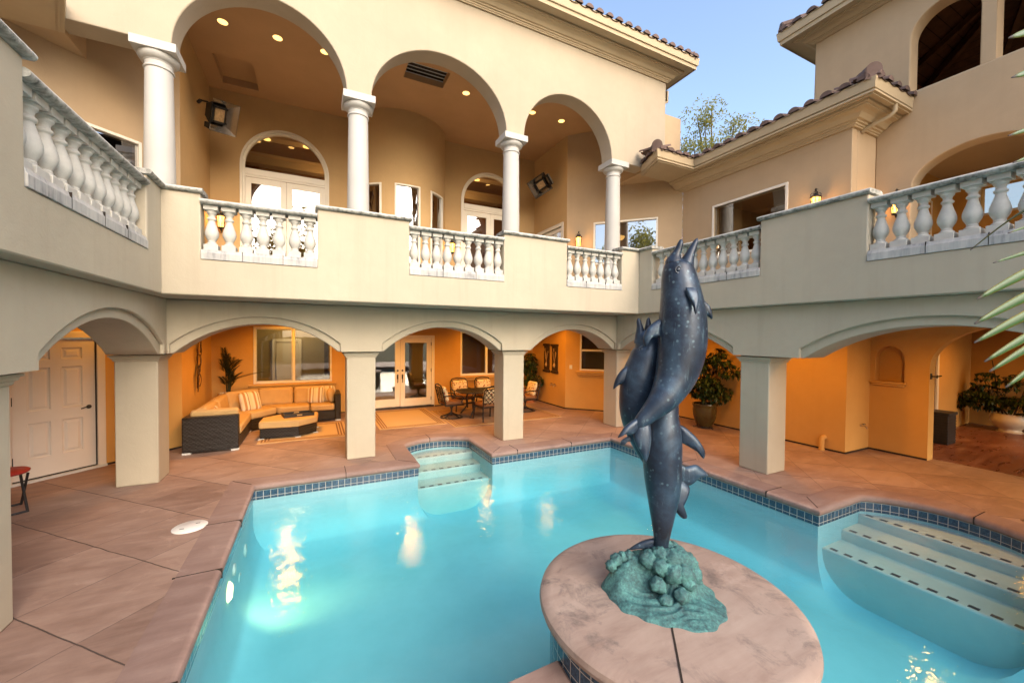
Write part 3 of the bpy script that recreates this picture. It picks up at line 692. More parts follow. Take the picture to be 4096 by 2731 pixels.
for path in ([(-1.66, -4), (-1.66, 3.72)], [(-1.66, 5.725), (-1.66, 6.22), (-1.25, 6.22)], [(0.005, 6.22), (1.34, 6.22)], [(2.885, 6.22), (4.24, 6.22)],
             [(5.50, 6.22), (5.98, 6.22), (5.98, 5.83)], [(5.98, 3.757), (5.98, 2.40)], [(5.98, 0.48), (5.98, -4)]):
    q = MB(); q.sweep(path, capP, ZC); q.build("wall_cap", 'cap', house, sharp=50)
BAL = [(0.0, 0.075), (0.060, 0.075), (0.064, 0.085), (0.060, 0.095), (0.046, 0.10), (0.043, 0.112), (0.048, 0.118), (0.0395, 0.124), (0.052, 0.15), (0.068, 0.18), (0.0755, 0.212), (0.074, 0.245), (0.064, 0.285),
       (0.050, 0.33), (0.040, 0.365), (0.036, 0.385), (0.040, 0.392), (0.049, 0.40), (0.051, 0.41), (0.048, 0.42), (0.037, 0.428), (0.035, 0.445), (0.040, 0.465), (0.052, 0.478), (0.056, 0.484), (0.053, 0.492), (0.066, 0.506), (0.068, 0.514), (0.0, 0.514)]
def balustrade(f, u0, u1, n, first, pitch, clear=True):
    q = MB(); rp = [(0.014, 0.006), (0.028, 0.018), (0.028, 0.045), (0.014, 0.06)]
    def prof(rails, z):
        poly = [(-d, zz) for d, zz in rails]; return poly
    # plinth course first: it carries the balusters and the rail
    pts = [(0.012, ZPB), (0.012, ZP - 0.045), (-0.0, ZP - 0.03), (-0.002, ZP - 0.004), (0.01, ZP), (0.235, ZP), (0.235, ZPB)]
    rows = []
    for u in (u0 + 0.001, u1 - 0.001):
        rows.append([q.bm.verts.new(f(u, d, z)) for d, z in [(-0.012, ZPB - 0.0), (-0.012, ZP - 0.04), (-0.002, ZP - 0.03), (0.004, ZP), (0.23, ZP), (0.23, ZPB)]])
    for i in range(6): q.bm.faces.new((rows[0][i], rows[0][(i + 1) % 6], rows[1][(i + 1) % 6], rows[1][i]))
    q.bm.faces.new(rows[0]); q.bm.faces.new(rows[1][::-1])
    root = q.build("balustrade", 'plinth', house, bevel=0.004)
    q = MB(); rows = []
    sec = [(-0.005, ZR), (-0.028, ZR + 0.012), (-0.034, ZR + 0.030), (-0.028, ZR + 0.048), (-0.005, ZR + 0.060), (0.225, ZR + 0.060), (0.25, ZR + 0.045), (0.254, ZR + 0.03), (0.248, ZR + 0.012), (0.225, ZR)]
    for u in (u0 - 0.0, u1 + 0.0):
        rows.append([q.bm.verts.new(f(u, d, z)) for d, z in sec])
    k = len(sec)
    for i in range(k): q.bm.faces.new((rows[0][i], rows[0][(i + 1) % k], rows[1][(i + 1) % k], rows[1][i]))
    q.bm.faces.new(rows[0]); q.bm.faces.new(rows[1][::-1])
    q.build("rail", 'cap', root, sharp=60)
    span = u1 - u0; nj = max(1, int(span / 0.62))
    for i in range(1, nj + 1):
        u = u0 + span * i / (nj + 1) + 0.02 * ((i * 7) % 3 - 1)
        q = MB(); q.fbox(f, u - 0.003, u + 0.003, -0.0135, 0.1, ZPB + 0.002, ZP + 0.002); q.build("stone_joint", 'int_dark', root)
    for i in range(n):
        u = first + pitch * i
        q = MB(); c = f(u, 0.115, 0); a = f(u + 1, 0.115, 0) - c; rz = atan2(a.y, a.x)
        R = Matrix.Translation((c.x, c.y, ZP)) @ Matrix.Rotation(rz, 4, 'Z')
        q.box(-0.076, 0.076, -0.076, 0.076, 0.0, 0.076, R); q.box(-0.077, 0.077, -0.077, 0.077, 0.512, 0.572, R)
        q.lathe(BAL, (c.x, c.y, ZP), 20)
        q.build("baluster", 'baluster', root, bevel=0.004, seg=1)
balustrade(fbB, -1.28, 0.035, 7, -1.185, 0.1875)
balustrade(fbB, 1.31, 2.915, 9, 1.40, 0.1805)
balustrade(fbB, 4.21, 5.53, 7, 4.335, 0.1845)
balustrade(fbR, 3.727, 5.86, 11, 3.85, 0.187)
balustrade(fbR, 0.45, 2.43, 11, 0.49, 0.186)
balustrade(fbL, 3.69, 5.755, 11, 3.785, 0.188)

# ---------------- lower storey walls
LOW_T = 2.581
fBack = frame((0, 11.6), (1, 11.6))
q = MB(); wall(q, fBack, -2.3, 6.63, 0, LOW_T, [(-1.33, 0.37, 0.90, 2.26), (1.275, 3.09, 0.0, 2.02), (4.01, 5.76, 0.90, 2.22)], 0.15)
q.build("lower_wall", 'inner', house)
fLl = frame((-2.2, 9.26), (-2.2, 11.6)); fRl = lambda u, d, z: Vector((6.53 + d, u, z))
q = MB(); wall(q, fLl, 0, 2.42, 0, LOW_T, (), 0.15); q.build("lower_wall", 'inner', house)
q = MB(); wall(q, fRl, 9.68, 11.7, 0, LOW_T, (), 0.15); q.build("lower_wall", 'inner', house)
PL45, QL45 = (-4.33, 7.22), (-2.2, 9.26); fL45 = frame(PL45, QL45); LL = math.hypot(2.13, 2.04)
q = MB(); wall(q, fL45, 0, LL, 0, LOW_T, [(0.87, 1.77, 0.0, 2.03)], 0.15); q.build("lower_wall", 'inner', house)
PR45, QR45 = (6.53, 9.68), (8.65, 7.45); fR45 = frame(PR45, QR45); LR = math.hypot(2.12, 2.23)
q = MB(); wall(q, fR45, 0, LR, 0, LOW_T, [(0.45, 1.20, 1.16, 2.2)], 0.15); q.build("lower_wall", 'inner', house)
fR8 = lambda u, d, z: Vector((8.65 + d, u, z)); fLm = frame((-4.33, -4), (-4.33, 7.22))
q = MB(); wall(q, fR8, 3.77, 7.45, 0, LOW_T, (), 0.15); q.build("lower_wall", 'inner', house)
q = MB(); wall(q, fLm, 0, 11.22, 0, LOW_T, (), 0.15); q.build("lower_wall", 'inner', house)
fJ = frame((8.8, 3.77), (9.5, 3.77))
q = MB(); wall(q, fJ, 0.001, 0.72, 0, LOW_T, (), 0.15); q.build("lower_wall", 'inner', house)
# wall with niche and arched opening at right
fN = lambda u, d, z: Vector((9.5 + d, -u, z))     # u = -Y
q = MB()
poly = [(-3.77, 0), (-2.95, 0), (-2.95, 1.62)] + [(-1.95 - 1.0 * cos(pi * i / 20), 1.62 + 0.72 * sin(pi * i / 20)) for i in range(1, 20)] + [(-0.95, 1.62), (-0.95, 0), (4, 0), (4, LOW_T), (-3.77, LOW_T)]
nic = [(-3.695, 1.315), (-3.695, 1.72)] + [(-3.485 - 0.21 * cos(pi * i / 14), 1.72 + 0.25 * sin(pi * i / 14)) for i in range(1, 14)] + [(-3.275, 1.72), (-3.275, 1.315)]
tri = tessellate_polygon([[Vector((a, b_, 0)) for a, b_ in poly], [Vector((a, b_, 0)) for a, b_ in nic]])
allp = poly + nic; va = [q.bm.verts.new(fN(a, 0, b_)) for a, b_ in allp]
for t in tri: q.bm.faces.new([va[i] for i in t])
vb = [q.bm.verts.new(fN(a, 0.22, b_)) for a, b_ in poly]
for t in tessellate_polygon([[Vector((a, b_, 0)) for a, b_ in poly]]): q.bm.faces.new([vb[i] for i in t][::-1])
for i in range(len(poly)): j = (i + 1) % len(poly); q.bm.faces.new((va[i], va[j], vb[j], vb[i]))
vc = [q.bm.verts.new(fN(a, 0.17, b_)) for a, b_ in nic]; o0 = len(poly)
for i in range(len(nic)): j = (i + 1) % len(nic); q.bm.faces.new((va[o0 + i], vc[i], vc[j], va[o0 + j]))
for t in tessellate_polygon([[Vector((a, b_, 0)) for a, b_ in nic]]): q.bm.faces.new([vc[i] for i in t])
q.build("niche_wall", 'inner', house, sharp=30)
q = MB(); q.fbox(fN, -3.765, -3.235, -0.055, 0.0, 1.275, 1.315); q.fbox(fN, -3.74, -3.26, -0.035, 0.0, 1.235, 1.275); q.build("niche_sill", 'inner', house, bevel=0.008)
q = MB(); q.fbox(fN, -2.95, 4, 0.0, 0.02, -0.02, 0.002)
# room behind the opening
q = MB(); q.slab([(9.74, 4.0), (14.8, 4.0), (14.8, -4), (9.74, -4)], 0.0, 0.006); q.build("stained_floor", 'stainfloor', house)
q = MB(); wall(q, frame((9.74, 3.55), (14.8, 3.85)), 0, 5.07, 0, LOW_T, [(1.2, 2.5, 0, 2.03)], 0.15); q.build("lower_wall", 'inner', house)
q = MB(); wall(q, lambda u, d, z: Vector((14.8 + d, -u, z)), -3.85, 4, 0, LOW_T, (), 0.15); q.build("lower_wall", 'inner', house)
def baseline(path):
    q = MB(); q.sweep(path, [(0.0, 0.03), (0.012, 0.025), (0.012, 0.002)]); q.build("weep_screed", 'int_dark', house)
baseline([(-4.33, 7.22), (-3.83, 7.70)]); baseline([(-3.02, 8.475), (-2.2, 9.26), (-2.2, 11.6), (1.2, 11.6)]); baseline([(3.18, 11.6), (6.53, 11.6), (6.53, 9.68), (8.65, 7.45), (8.65, 3.77), (9.5, 3.77), (9.5, 2.95)])

def rect_frame(mb, f, u0, u1, z0, z1, w, d0, d1, bottom=True):
    mb.fbox(f, u0, u0 + w, d0, d1, z0, z1); mb.fbox(f, u1 - w, u1, d0, d1, z0, z1); mb.fbox(f, u0 + w, u1 - w, d0, d1, z1 - w, z1)
    if bottom: mb.fbox(f, u0 + w, u1 - w, d0, d1, z0, z0 + w)
def interior(f, u0, u1, z0, z1, depth, mat, d0=0.16, grow=0.5):
    q = MB(); a, b_, c, e = u0 - grow, u1 + grow, z0 - min(grow, 0.3), z1 + 0.35
    P = lambda u, d, z: f(u, d, z)
    q.face([P(a, depth, c), P(b_, depth, c), P(b_, depth, e), P(a, depth, e)])
    q.face([P(a, d0, c), P(a, depth, c), P(a, depth, e), P(a, d0, e)]); q.face([P(b_, d0, c), P(b_, d0, e), P(b_, depth, e), P(b_, depth, c)])
    q.face([P(a, d0, c), P(b_, d0, c), P(b_, depth, c), P(a, depth, c)]); q.face([P(a, d0, e), P(a, depth, e), P(b_, depth, e), P(b_, d0, e)])
    return q.build("interior_wall", mat, house, weld=False)
def window(f, u0, u1, z0, z1, pane='glass', vm=(), hm=(), w=0.045, sill=False, screen=None, seg=1):
    q = MB(); 
    for a, b_, c, e in ((u0, u0 + w, z0, z1), (u1 - w, u1, z0, z1)): q.fbox(f, a, b_, -0.015, 0.07, c, e)
    q.fbox(f, u0 + w, u1 - w, -0.015, 0.07, z1 - w, z1, seg); q.fbox(f, u0 + w, u1 - w, -0.015, 0.07, z0, z0 + w, seg)
    for v in vm: q.fbox(f, v - 0.028, v + 0.028, -0.008, 0.065, z0 + w, z1 - w)
    for h in hm: q.fbox(f, u0 + w, u1 - w, -0.008, 0.065, h - 0.028, h + 0.028)
    o = q.build("window", 'white', house, bevel=0.004, seg=1)
    q = MB()
    if seg == 1:
        us = [u0 + w] + list(vm) + [u1 - w]
        for a, b_ in zip(us, us[1:]): q.face([f(a, 0.04, z0 + w), f(b_, 0.04, z0 + w), f(b_, 0.04, z1 - w), f(a, 0.04, z1 - w)])
    else:
        for i in range(seg):
            a, b_ = u0 + w + (u1 - u0 - 2 * w) * i / seg, u0 + w + (u1 - u0 - 2 * w) * (i + 1) / seg
            q.face([f(a, 0.04, z0 + w), f(b_, 0.04, z0 + w), f(b_, 0.04, z1 - w), f(a, 0.04, z1 - w)])
    q.build("pane", pane, o, weld=(seg > 1))
    if screen:
        a, b_ = screen; q = MB(); rect_frame(q, f, a, b_, z0 + w, z1 - w, 0.025, 0.005, 0.03); q.build("screen_frame", 'slat', o)
    if sill:
        q = MB(); 
        q.fbox(f, u0 - 0.10, u1 + 0.10, -0.10, 0.0, z0 - 0.065, z0 - 0.015); q.fbox(f, u0 - 0.07, u1 + 0.07, -0.07, 0.0, z0 - 0.13, z0 - 0.065); q.fbox(f, u0 - 0.04, u1 + 0.04, -0.035, 0.0, z0 - 0.18, z0 - 0.13)
        q.build("sill", 'inner', o, bevel=0.012)
    return o
window(fBack, -1.36, 0.40, 0.868, 2.29, 'lowglass', (-0.48,), sill=True, screen=(-1.315, -0.51)); interior(fBack, -1.33, 0.37, 0.9, 2.26, 2.2, 'int_olive')
window(fBack, 3.98, 5.79, 0.868, 2.25, 'lowglass', (4.855,), sill=True, screen=(4.02, 4.83)); interior(fBack, 4.0, 5.8, 0.9, 2.2, 1.2, 'int_warm')
window(fR45, 0.42, 1.235, 1.13, 2.23, 'lowglass', (), (1.71,), sill=True); interior(fR45, 0.45, 1.2, 1.16, 2.2, 0.9, 'int_warm', grow=0.1)

def lever(f, u, z, parent, s=1, d=-0.055):
    q = MB(); c = f(u, 0, z); n = (f(u, -1, z) - c); R = n.to_track_quat('Z', 'Y').to_matrix().to_4x4()
    q.lathe([(0.03, 0.0), (0.03, 0.012), (0.012, 0.018), (0.010, 0.05), (0.0, 0.052)], f(u, 0, z), 14, R)
    q.tube([f(u, -0.045, z), f(u + s * 0.05, -0.048, z + 0.004), f(u + s * 0.105, -0.045, z - 0.014)], 0.009, 8)
    return q.build("handle", 'ironblack', parent)
def grip(f, u, z, parent):
    q = MB(); c = f(u, 0, z); R = (f(u, -1, z) - c).to_track_quat('Z', 'Y').to_matrix().to_4x4()
    q.lathe([(0.028, 0.0), (0.028, 0.015), (0.0, 0.02)], f(u, 0, z + 0.22), 14, R)
    q.fbox(f, u - 0.02, u + 0.02, -0.012, 0.0, z - 0.02, z + 0.11)
    q.tube([f(u, -0.012, z + 0.07), f(u, -0.055, z + 0.05), f(u, -0.05, z - 0.06), f(u, -0.02, z - 0.11), f(u, 0.0, z - 0.12)], 0.011, 8)
    return q.build("handle", 'ironblack', parent)
# lower french doors
q = MB(); rect_frame(q, fBack, 1.19, 3.176, 0.0, 2.10, 0.088, -0.02, 0.10, False)
fd = q.build("french_door", 'white', house, bevel=0.006, seg=1)
for a, b_ in ((1.278, 2.180), (2.186, 3.088)):
    q = MB(); q.fbox(fBack, a, a + 0.135, 0.02, 0.065, 0.06, 2.01); q.fbox(fBack, b_ - 0.135, b_, 0.02, 0.065, 0.06, 2.01)
    q.fbox(fBack, a + 0.135, b_ - 0.135, 0.02, 0.065, 1.885, 2.01); q.fbox(fBack, a + 0.135, b_ - 0.135, 0.02, 0.065, 0.06, 0.28)
    q.build("door_leaf", 'white', fd, bevel=0.006, seg=1)
    q = MB(); q.face([fBack(a + 0.13, 0.04, 0.27), fBack(b_ - 0.13, 0.04, 0.27), fBack(b_ - 0.13, 0.04, 1.89), fBack(a + 0.13, 0.04, 1.89)]); q.build("pane", 'glass', fd)
grip(lambda u, d, z: fBack(u, d + 0.02, z), 2.115, 0.87, fd); grip(lambda u, d, z: fBack(u, d + 0.02, z), 2.25, 0.87, fd)
q = MB()
for z in (0.25, 1.08, 1.85): q.fbox(fBack, 3.075, 3.10, 0.0, 0.03, z - 0.05, z + 0.05)
q.build("hinge", 'ironblack', fd); q = MB(); q.fbox(fBack, 1.2, 3.16, -0.03, 0.12, 0.0, 0.055); q.build("threshold", 'bronze', fd)
interior(fBack, 1.3, 3.09, 0.05, 2.0, 2.4, 'int_olive')
# six-panel door in the left corner wall
q = MB(); rect_frame(q, fL45, 0.775, 1.862, 0.0, 2.12, 0.10, -0.02, 0.10, False); fdl = q.build("panel_door", 'doorwhite', house, bevel=0.006, seg=1)
q = MB(); D0 = 0.02; ua, ub = 0.882, 1.752
us = [ua, 1.035, 1.265, 1.381, 1.608, ub]
zs = [0.05, 0.32, 0.82, 0.99, 1.60, 1.71, 1.88, 2.01]
for i in range(5):
    for j in range(7):
        a, b_, c, e = us[i], us[i + 1], zs[j], zs[j + 1]
        pnl = i in (1, 3) and j in (1, 3, 5)
        if not pnl: q.face([fL45(a, D0, c), fL45(b_, D0, c), fL45(b_, D0, e), fL45(a, D0, e)])
        else:
            rings = [(0, 0.0), (0.012, 0.016), (0.03, 0.016), (0.055, 0.004)]
            pr = None
            for ins, dd in rings:
                r = [fL45(a + ins, D0 + dd, c + ins), fL45(b_ - ins, D0 + dd, c + ins), fL45(b_ - ins, D0 + dd, e - ins), fL45(a + ins, D0 + dd, e - ins)]
                if pr:
                    for k in range(4): q.face([pr[k], pr[(k + 1) % 4], r[(k + 1) % 4], r[k]])
                pr = r
            q.face(pr)
q.build("door_leaf", 'doorwhite', fdl, sharp=25)
lever(lambda u, d, z: fL45(u, d + 0.02, z), 1.675, 0.965, fdl, -1)
q = MB(); q.fbox(fL45, 0.79, 1.86, -0.045, 0.12, 0.0, 0.035); q.build("threshold", 'slat', fdl)
q = MB(); q.fbox(fL45, 0.882, 1.752, 0.0, 0.03, 0.036, 0.05); q.fbox(fL45, 1.752, 1.764, 0.0, 0.03, 0.04, 2.02); q.build("weather_strip", 'ironblack', fdl)
q = MB()
for z in (0.32, 1.15): q.fbox(fL45, 0.876, 0.89, 0.0, 0.03, z - 0.06, z + 0.06)
q.build("hinge", 'ironblack', fdl)
# white door in the right-hand room
fA = frame((9.74, 3.55), (14.8, 3.85))
q = MB(); rect_frame(q, fA, 1.1, 2.6, 0, 2.13, 0.1, -0.03, 0.1, False); o = q.build("plank_door", 'white', house, bevel=0.006)
q = MB(); q.fbox(fA, 1.2, 2.5, 0.02, 0.07, 0.0, 2.03); q.build("door_leaf", 'white', o)

# ---------------- upper storey
UZ0, CE = 2.951, 7.87
# arched doors, bay, side walls
def arched_door(uc, f):
    R = 0.98; zs = 6.21; q = MB()
    def ring(ro, ri, d0, d1, z0, mb):
        out = [(uc - ro, z0), (uc - ro, zs)] + [(uc - ro * cos(pi * i / 28), zs + ro * sin(pi * i / 28)) for i in range(1, 28)] + [(uc + ro, zs), (uc + ro, z0)]
        inn = [(uc + ri, z0), (uc + ri, zs)] + [(uc + ri * cos(pi * i / 28), zs + ri * sin(pi * i / 28)) for i in range(1, 28)] + [(uc - ri, zs), (uc - ri, z0)]
        mb.prism(out + inn, f, d0, d1)
    ring(R, R - 0.055, -0.02, 0.12, UZ0, q); ring(R - 0.055, R - 0.105, 0.01, 0.12, UZ0, q)
    ri = R - 0.105
    q.fbox(f, uc - ri, uc + ri, 0.0, 0.10, 5.985, 6.135)
    d = q.build("arched_door", 'white', house, bevel=0.006, seg=1)
    q = MB(); pts = [(uc - ri, 6.13)] + [(uc - ri * cos(a), zs + ri * sin(a)) for a in [pi * i / 28 for i in range(29)]] + [(uc + ri, 6.13)]
    vs = [q.bm.verts.new(f(u, 0.05, z)) for u, z in pts]; q.bm.faces.new(vs); q.build("fanlight_pane", 'glass', d)
    for a, b_ in ((uc - ri, uc - 0.003), (uc + 0.003, uc + ri)):
        q = MB(); q.fbox(f, a, a + 0.125, 0.03, 0.075, UZ0 + 0.02, 5.93); q.fbox(f, b_ - 0.125, b_, 0.03, 0.075, UZ0 + 0.02, 5.93)
        q.fbox(f, a + 0.125, b_ - 0.125, 0.03, 0.075, 5.79, 5.93); q.fbox(f, a + 0.125, b_ - 0.125, 0.03, 0.075, UZ0 + 0.02, 3.25)
        q.build("door_leaf", 'white', d, bevel=0.006, seg=1)
        q = MB(); q.face([f(a + 0.12, 0.05, 3.24), f(b_ - 0.12, 0.05, 3.24), f(b_ - 0.12, 0.05, 5.80), f(a + 0.12, 0.05, 5.80)]); q.build("pane", 'glass', d)
    grip(lambda u, dd, z: f(u, dd + 0.03, z), uc + 0.06, 3.95, d)
    q = MB(); q.fbox(f, uc - 0.9, uc + 0.9, 0.005, 0.03, 5.935, 5.98); q.build("door_stop", 'white', d)
    return d
DC1, DC2 = -0.637, 4.955
q = MB()
def doorprof(uc): 
    r = 0.975; zs = 6.21
    return [(uc - r, UZ0)] + [(uc - r * cos(pi * i / 28), zs + r * sin(pi * i / 28)) for i in range(29)] + [(uc + r, UZ0)]
q.prism([(-2.32, UZ0)] + doorprof(DC1) + [(0.95, UZ0), (0.95, CE), (-2.32, CE)], fBack, 0, 0.18)
q.prism([(3.38, UZ0)] + doorprof(DC2) + [(6.65, UZ0), (6.65, CE), (3.38, CE)], fBack, 0, 0.18)
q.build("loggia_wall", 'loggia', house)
arched_door(DC1, fBack); arched_door(DC2, fBack)
BC = (2.165, 11.82); BR = 1.32
fBay = lambda u, d, z: Vector((BC[0] + (BR - d) * sin(u), BC[1] - (BR - d) * cos(u), z))     # u = angle
bw = [(radians(-56), radians(-28.6)), (radians(-14.4), radians(14.4)), (radians(28.6), radians(56))]
q = MB(); wall(q, fBay, radians(-84), radians(84), UZ0, CE, [(a, b_, 3.7, 5.99) for a, b_ in bw], 0.16, useg=56); q.build("bay_wall", 'loggia', house, sharp=30)
for a, b_ in bw: window(fBay, a, b_, 3.7, 5.99, 'glassdark', w=0.04, seg=8)
q = MB()
q.slab([(-2.2, 14.0), (6.53, 14.0), (6.53, 13.85), (-2.2, 13.85)], 2.96, CE); q.slab([(-2.2, 11.8), (-2.1, 11.8), (-2.1, 13.85), (-2.2, 13.85)], 2.96, CE); q.slab([(6.43, 11.8), (6.53, 11.8), (6.53, 13.85), (6.43, 13.85)], 2.96, CE)
q.build("interior_wall", 'int_warm', house)
q = MB(); q.box(-2.0, 6.3, 12.5, 12.8, 7.35, 7.86); q.box(-2.0, 6.3, 13.3, 13.6, 6.9, 7.2); q.build("ceiling_beam", 'trim', house)
for x in (-1.15, -0.2, 4.9): 
    q = MB(); q.lathe([(0.0, 0.0), (0.09, 0.0), (0.09, 0.02)], (x, 12.65, 7.33), 16); q.build("room_lamp", 'lens', house)
lamp("room_light", 'POINT', (0.3, 12.6, 6.6), 14, (1.0, 0.55, 0.2), shadow_soft_size=0.3); lamp("room_light", 'POINT', (4.6, 12.6, 6.6), 14, (1.0, 0.55, 0.2), shadow_soft_size=0.3)
fLu = frame((-2.2, 9.29), (-2.2, 11.6))
q = MB(); wall(q, fLu, 0, 2.40, UZ0, CE, (), 0.18); q.build("loggia_wall", 'loggia', house)
q = MB(); wall(q, fRl, 9.68, 11.7, UZ0, CE, [(9.90, 11.36, UZ0, 5.40)], 0.18); q.build("loggia_wall", 'loggia', house)
q = MB(); rect_frame(q, fRl, 9.85, 11.41, UZ0, 5.45, 0.09, -0.02, 0.1, False); o = q.build("side_door", 'white', house, bevel=0.006)
for a, b_ in ((9.94, 10.625), (10.635, 11.32)):
    q = MB(); rect_frame(q, fRl, a, b_, UZ0 + 0.02, 5.33, 0.11, 0.03, 0.07); q.build("door_leaf", 'white', o, bevel=0.005)
    q = MB(); q.face([fRl(a + .1, 0.05, 3.1), fRl(b_ - .1, 0.05, 3.1), fRl(b_ - .1, 0.05, 5.24), fRl(a + .1, 0.05, 5.24)]); q.build("pane", 'glassdark', o)
interior(fRl, 9.94, 11.3, 3.0, 5.3, 1.2, 'int_warm', 0.2, 0.1)
fL45u = frame((-4.33, 7.22), (-2.2, 9.29)); LLu = math.hypot(2.13, 2.07)
q = MB(); wall(q, fL45u, 0, LLu, UZ0, CE, [(0.74, 2.345, 4.17, 5.27)], 0.18); q.build("corner_wall", 'peach', house)
window(fL45u, 0.70, 2.385, 4.13, 5.31, 'glassdark', (1.35,)); interior(fL45u, 0.74, 2.345, 4.17, 5.27, 1.2, 'int_dark', 0.19, 0.1)
q = MB(); wall(q, fR45, 0, LR, UZ0, 6.27, [(0.80, 2.44, 4.17, 5.27)], 0.18); wall(q, fR45, 0, 2.0, 6.27, CE, (), 0.18); q.build("corner_wall", 'peach', house)
window(fR45, 0.765, 2.475, 4.13, 5.31, 'glassdark', (1.22,)); interior(fR45, 0.8, 2.44, 4.2, 5.27, 1.5, 'int_warm', 0.19, 0.2)
q = MB(); c = fR45(1.32, 0.9, 5.05); q.lathe([(0.0, -0.10), (0.10, -0.085), (0.2, -0.04), (0.24, 0.03)], c, 20); q.build("bowl_lamp", 'lens', house)
q = MB(); wall(q, fR8, 3.77, 7.45, UZ0, 6.2, [(4.89, 6.52, 4.05, 5.23)], 0.18); q.build("wing_wall", 'peach', house, bevel=0.012)
window(fR8, 4.84, 6.57, 4.0, 5.28, 'glass', (), w=0.05); interior(fR8, 4.89, 6.52, 4.05, 5.23, 2.2, 'int_warm', 0.19)
q = MB(); q.lathe([(0.13, 3.6), (0.12, 5.0), (0.16, 5.05), (0.2, 5.12), (0.2, 5.18)], (9.9, 5.6, 0), 20); q.build("interior_column", 'column', house)
q = MB(); wall(q, frame((-4.33, -4), (-4.33, 7.22)), 0, 11.22, UZ0, 6.2, (), 0.18); q.build("wing_wall", 'peach', house)
q = MB(); wall(q, frame((8.65, 3.77), (9.5, 3.77)), 0.181, 0.87, UZ0, 6.2, (), 0.18); q.build("wing_wall", 'peach', house, bevel=0.012)
# loggia ceiling with two recessed hatches
hat = [(-1.885, -1.18, 10.21, 11.28), (1.79, 2.69, 8.6, 9.187)]
q = MB(); xs = sorted({-6.6, 8.09} | {a for h in hat for a in h[:2]}); ys = sorted({7.56, 14.0} | {a for h in hat for a in h[2:]})
for i in range(len(xs) - 1):
    for j in range(len(ys) - 1):
        mx_, my_ = (xs[i] + xs[i + 1]) / 2, (ys[j] + ys[j + 1]) / 2
        if any(h[0] < mx_ < h[1] and h[2] < my_ < h[3] for h in hat): continue
        q.face([(xs[i], ys[j], CE), (xs[i + 1], ys[j], CE), (xs[i + 1], ys[j + 1], CE), (xs[i], ys[j + 1], CE)])
for h in hat:
    a, b_, c, e = h; c4 = [(a, c), (b_, c), (b_, e), (a, e)]
    for k in range(4): p0, p1 = c4[k], c4[(k + 1) % 4]; q.face([(p0[0], p0[1], CE), (p1[0], p1[1], CE), (p1[0], p1[1], CE + 0.16), (p0[0], p0[1], CE + 0.16)])
q.face([(hat[0][0], hat[0][2], CE + .16), (hat[0][1], hat[0][2], CE + .16), (hat[0][1], hat[0][3], CE + .16), (hat[0][0], hat[0][3], CE + .16)])
q.build("loggia_ceiling", 'ceil', house)
q = MB(); q.slab([(-6.6, 7.95), (8.05, 7.95), (8.05, 14), (-6.6, 14)], 8.1, 8.2); q.build("roof_deck", 'int_dark', house)
q = MB()
for i in range(5): y = 8.64 + i * 0.12; q.box(1.80, 2.68, y, y + 0.012, CE + 0.10, CE + 0.115)
q.box(1.795, 2.685, 8.6, 8.615, CE + .08, CE + .13)
q.build("vent_grille", 'slat', house)
# dropped soffits in the two corners
for s, a in ((1, 7.42), (-1, -3.11)):
    e1 = 8.70 if s > 0 else -4.4
    q = MB(); q.slab([(a, 7.60), (e1, 7.60), (e1, 9.4), (a, 9.4)], 6.26, CE - 0.002); q.build("dropped_soffit", 'peach', house)

# main front wall on columns
fM = frame((0, 7.55), (1, 7.55)); ZS = 6.32
poly = [(-9.0, ZS)]
for uc, hw in ((-0.69, 1.19), (2.243, 1.33), (5.175, 1.185)): poly += [(uc - hw * cos(pi * i / 40), ZS + 1.18 * sin(pi * i / 40)) for i in range(41)]
poly += [(8.09, ZS), (8.09, 8.84), (-9.0, 8.84)]
q = MB(); q.prism(poly, fM, 0, 0.38); q.build("upper_front_wall", 'upper', house, bevel=0.014)
q = MB(); q.box(7.75, 8.089, 7.93, 14, ZS, 8.84); q.build("upper_side_wall", 'upper', house)
def column(x, y=7.745):
    q = MB(); H0, H1 = UZ0, 6.29; rb, rt = 0.195, 0.165
    pr = [(rb + 0.05, H0 + 0.10), (rb + 0.06, H0 + 0.13), (rb + 0.02, H0 + 0.16), (rb, H0 + 0.2)]
    for i in range(9): t = i / 8; pr.append((rb + (rt - rb) * (t ** 1.5), H0 + 0.2 + (6.0 - H0 - 0.2) * t))
    q.lathe(pr, (x, y, 0), 40); c = q.build("column", 'column', house, sharp=40)
    q = MB(); q.lathe([(rt, 5.985), (rt + 0.014, 5.99), (rt + 0.02, 6.003), (rt + 0.014, 6.016), (rt + 0.002, 6.022), (rt + 0.002, 6.085), (rt + 0.012, 6.088), (rt + 0.014, 6.10), (rt + 0.03, 6.105),
                       (rt + 0.062, 6.13), (rt + 0.076, 6.155), (rt + 0.08, 6.185), (rt + 0.07, 6.196)], (x, y, 0), 40)
    q.box(x - 0.265, x + 0.265, y - 0.265, y + 0.245, 6.194, 6.319); q.build("capital", 'column', c, bevel=0.006)
    q = MB(); q.box(x - 0.26, x + 0.26, y - 0.26, y + 0.26, H0, H0 + 0.10); q.build("column_base", 'column', c, bevel=0.006)
for x in (-2.075, 0.708, 3.78, 6.567): column(x)

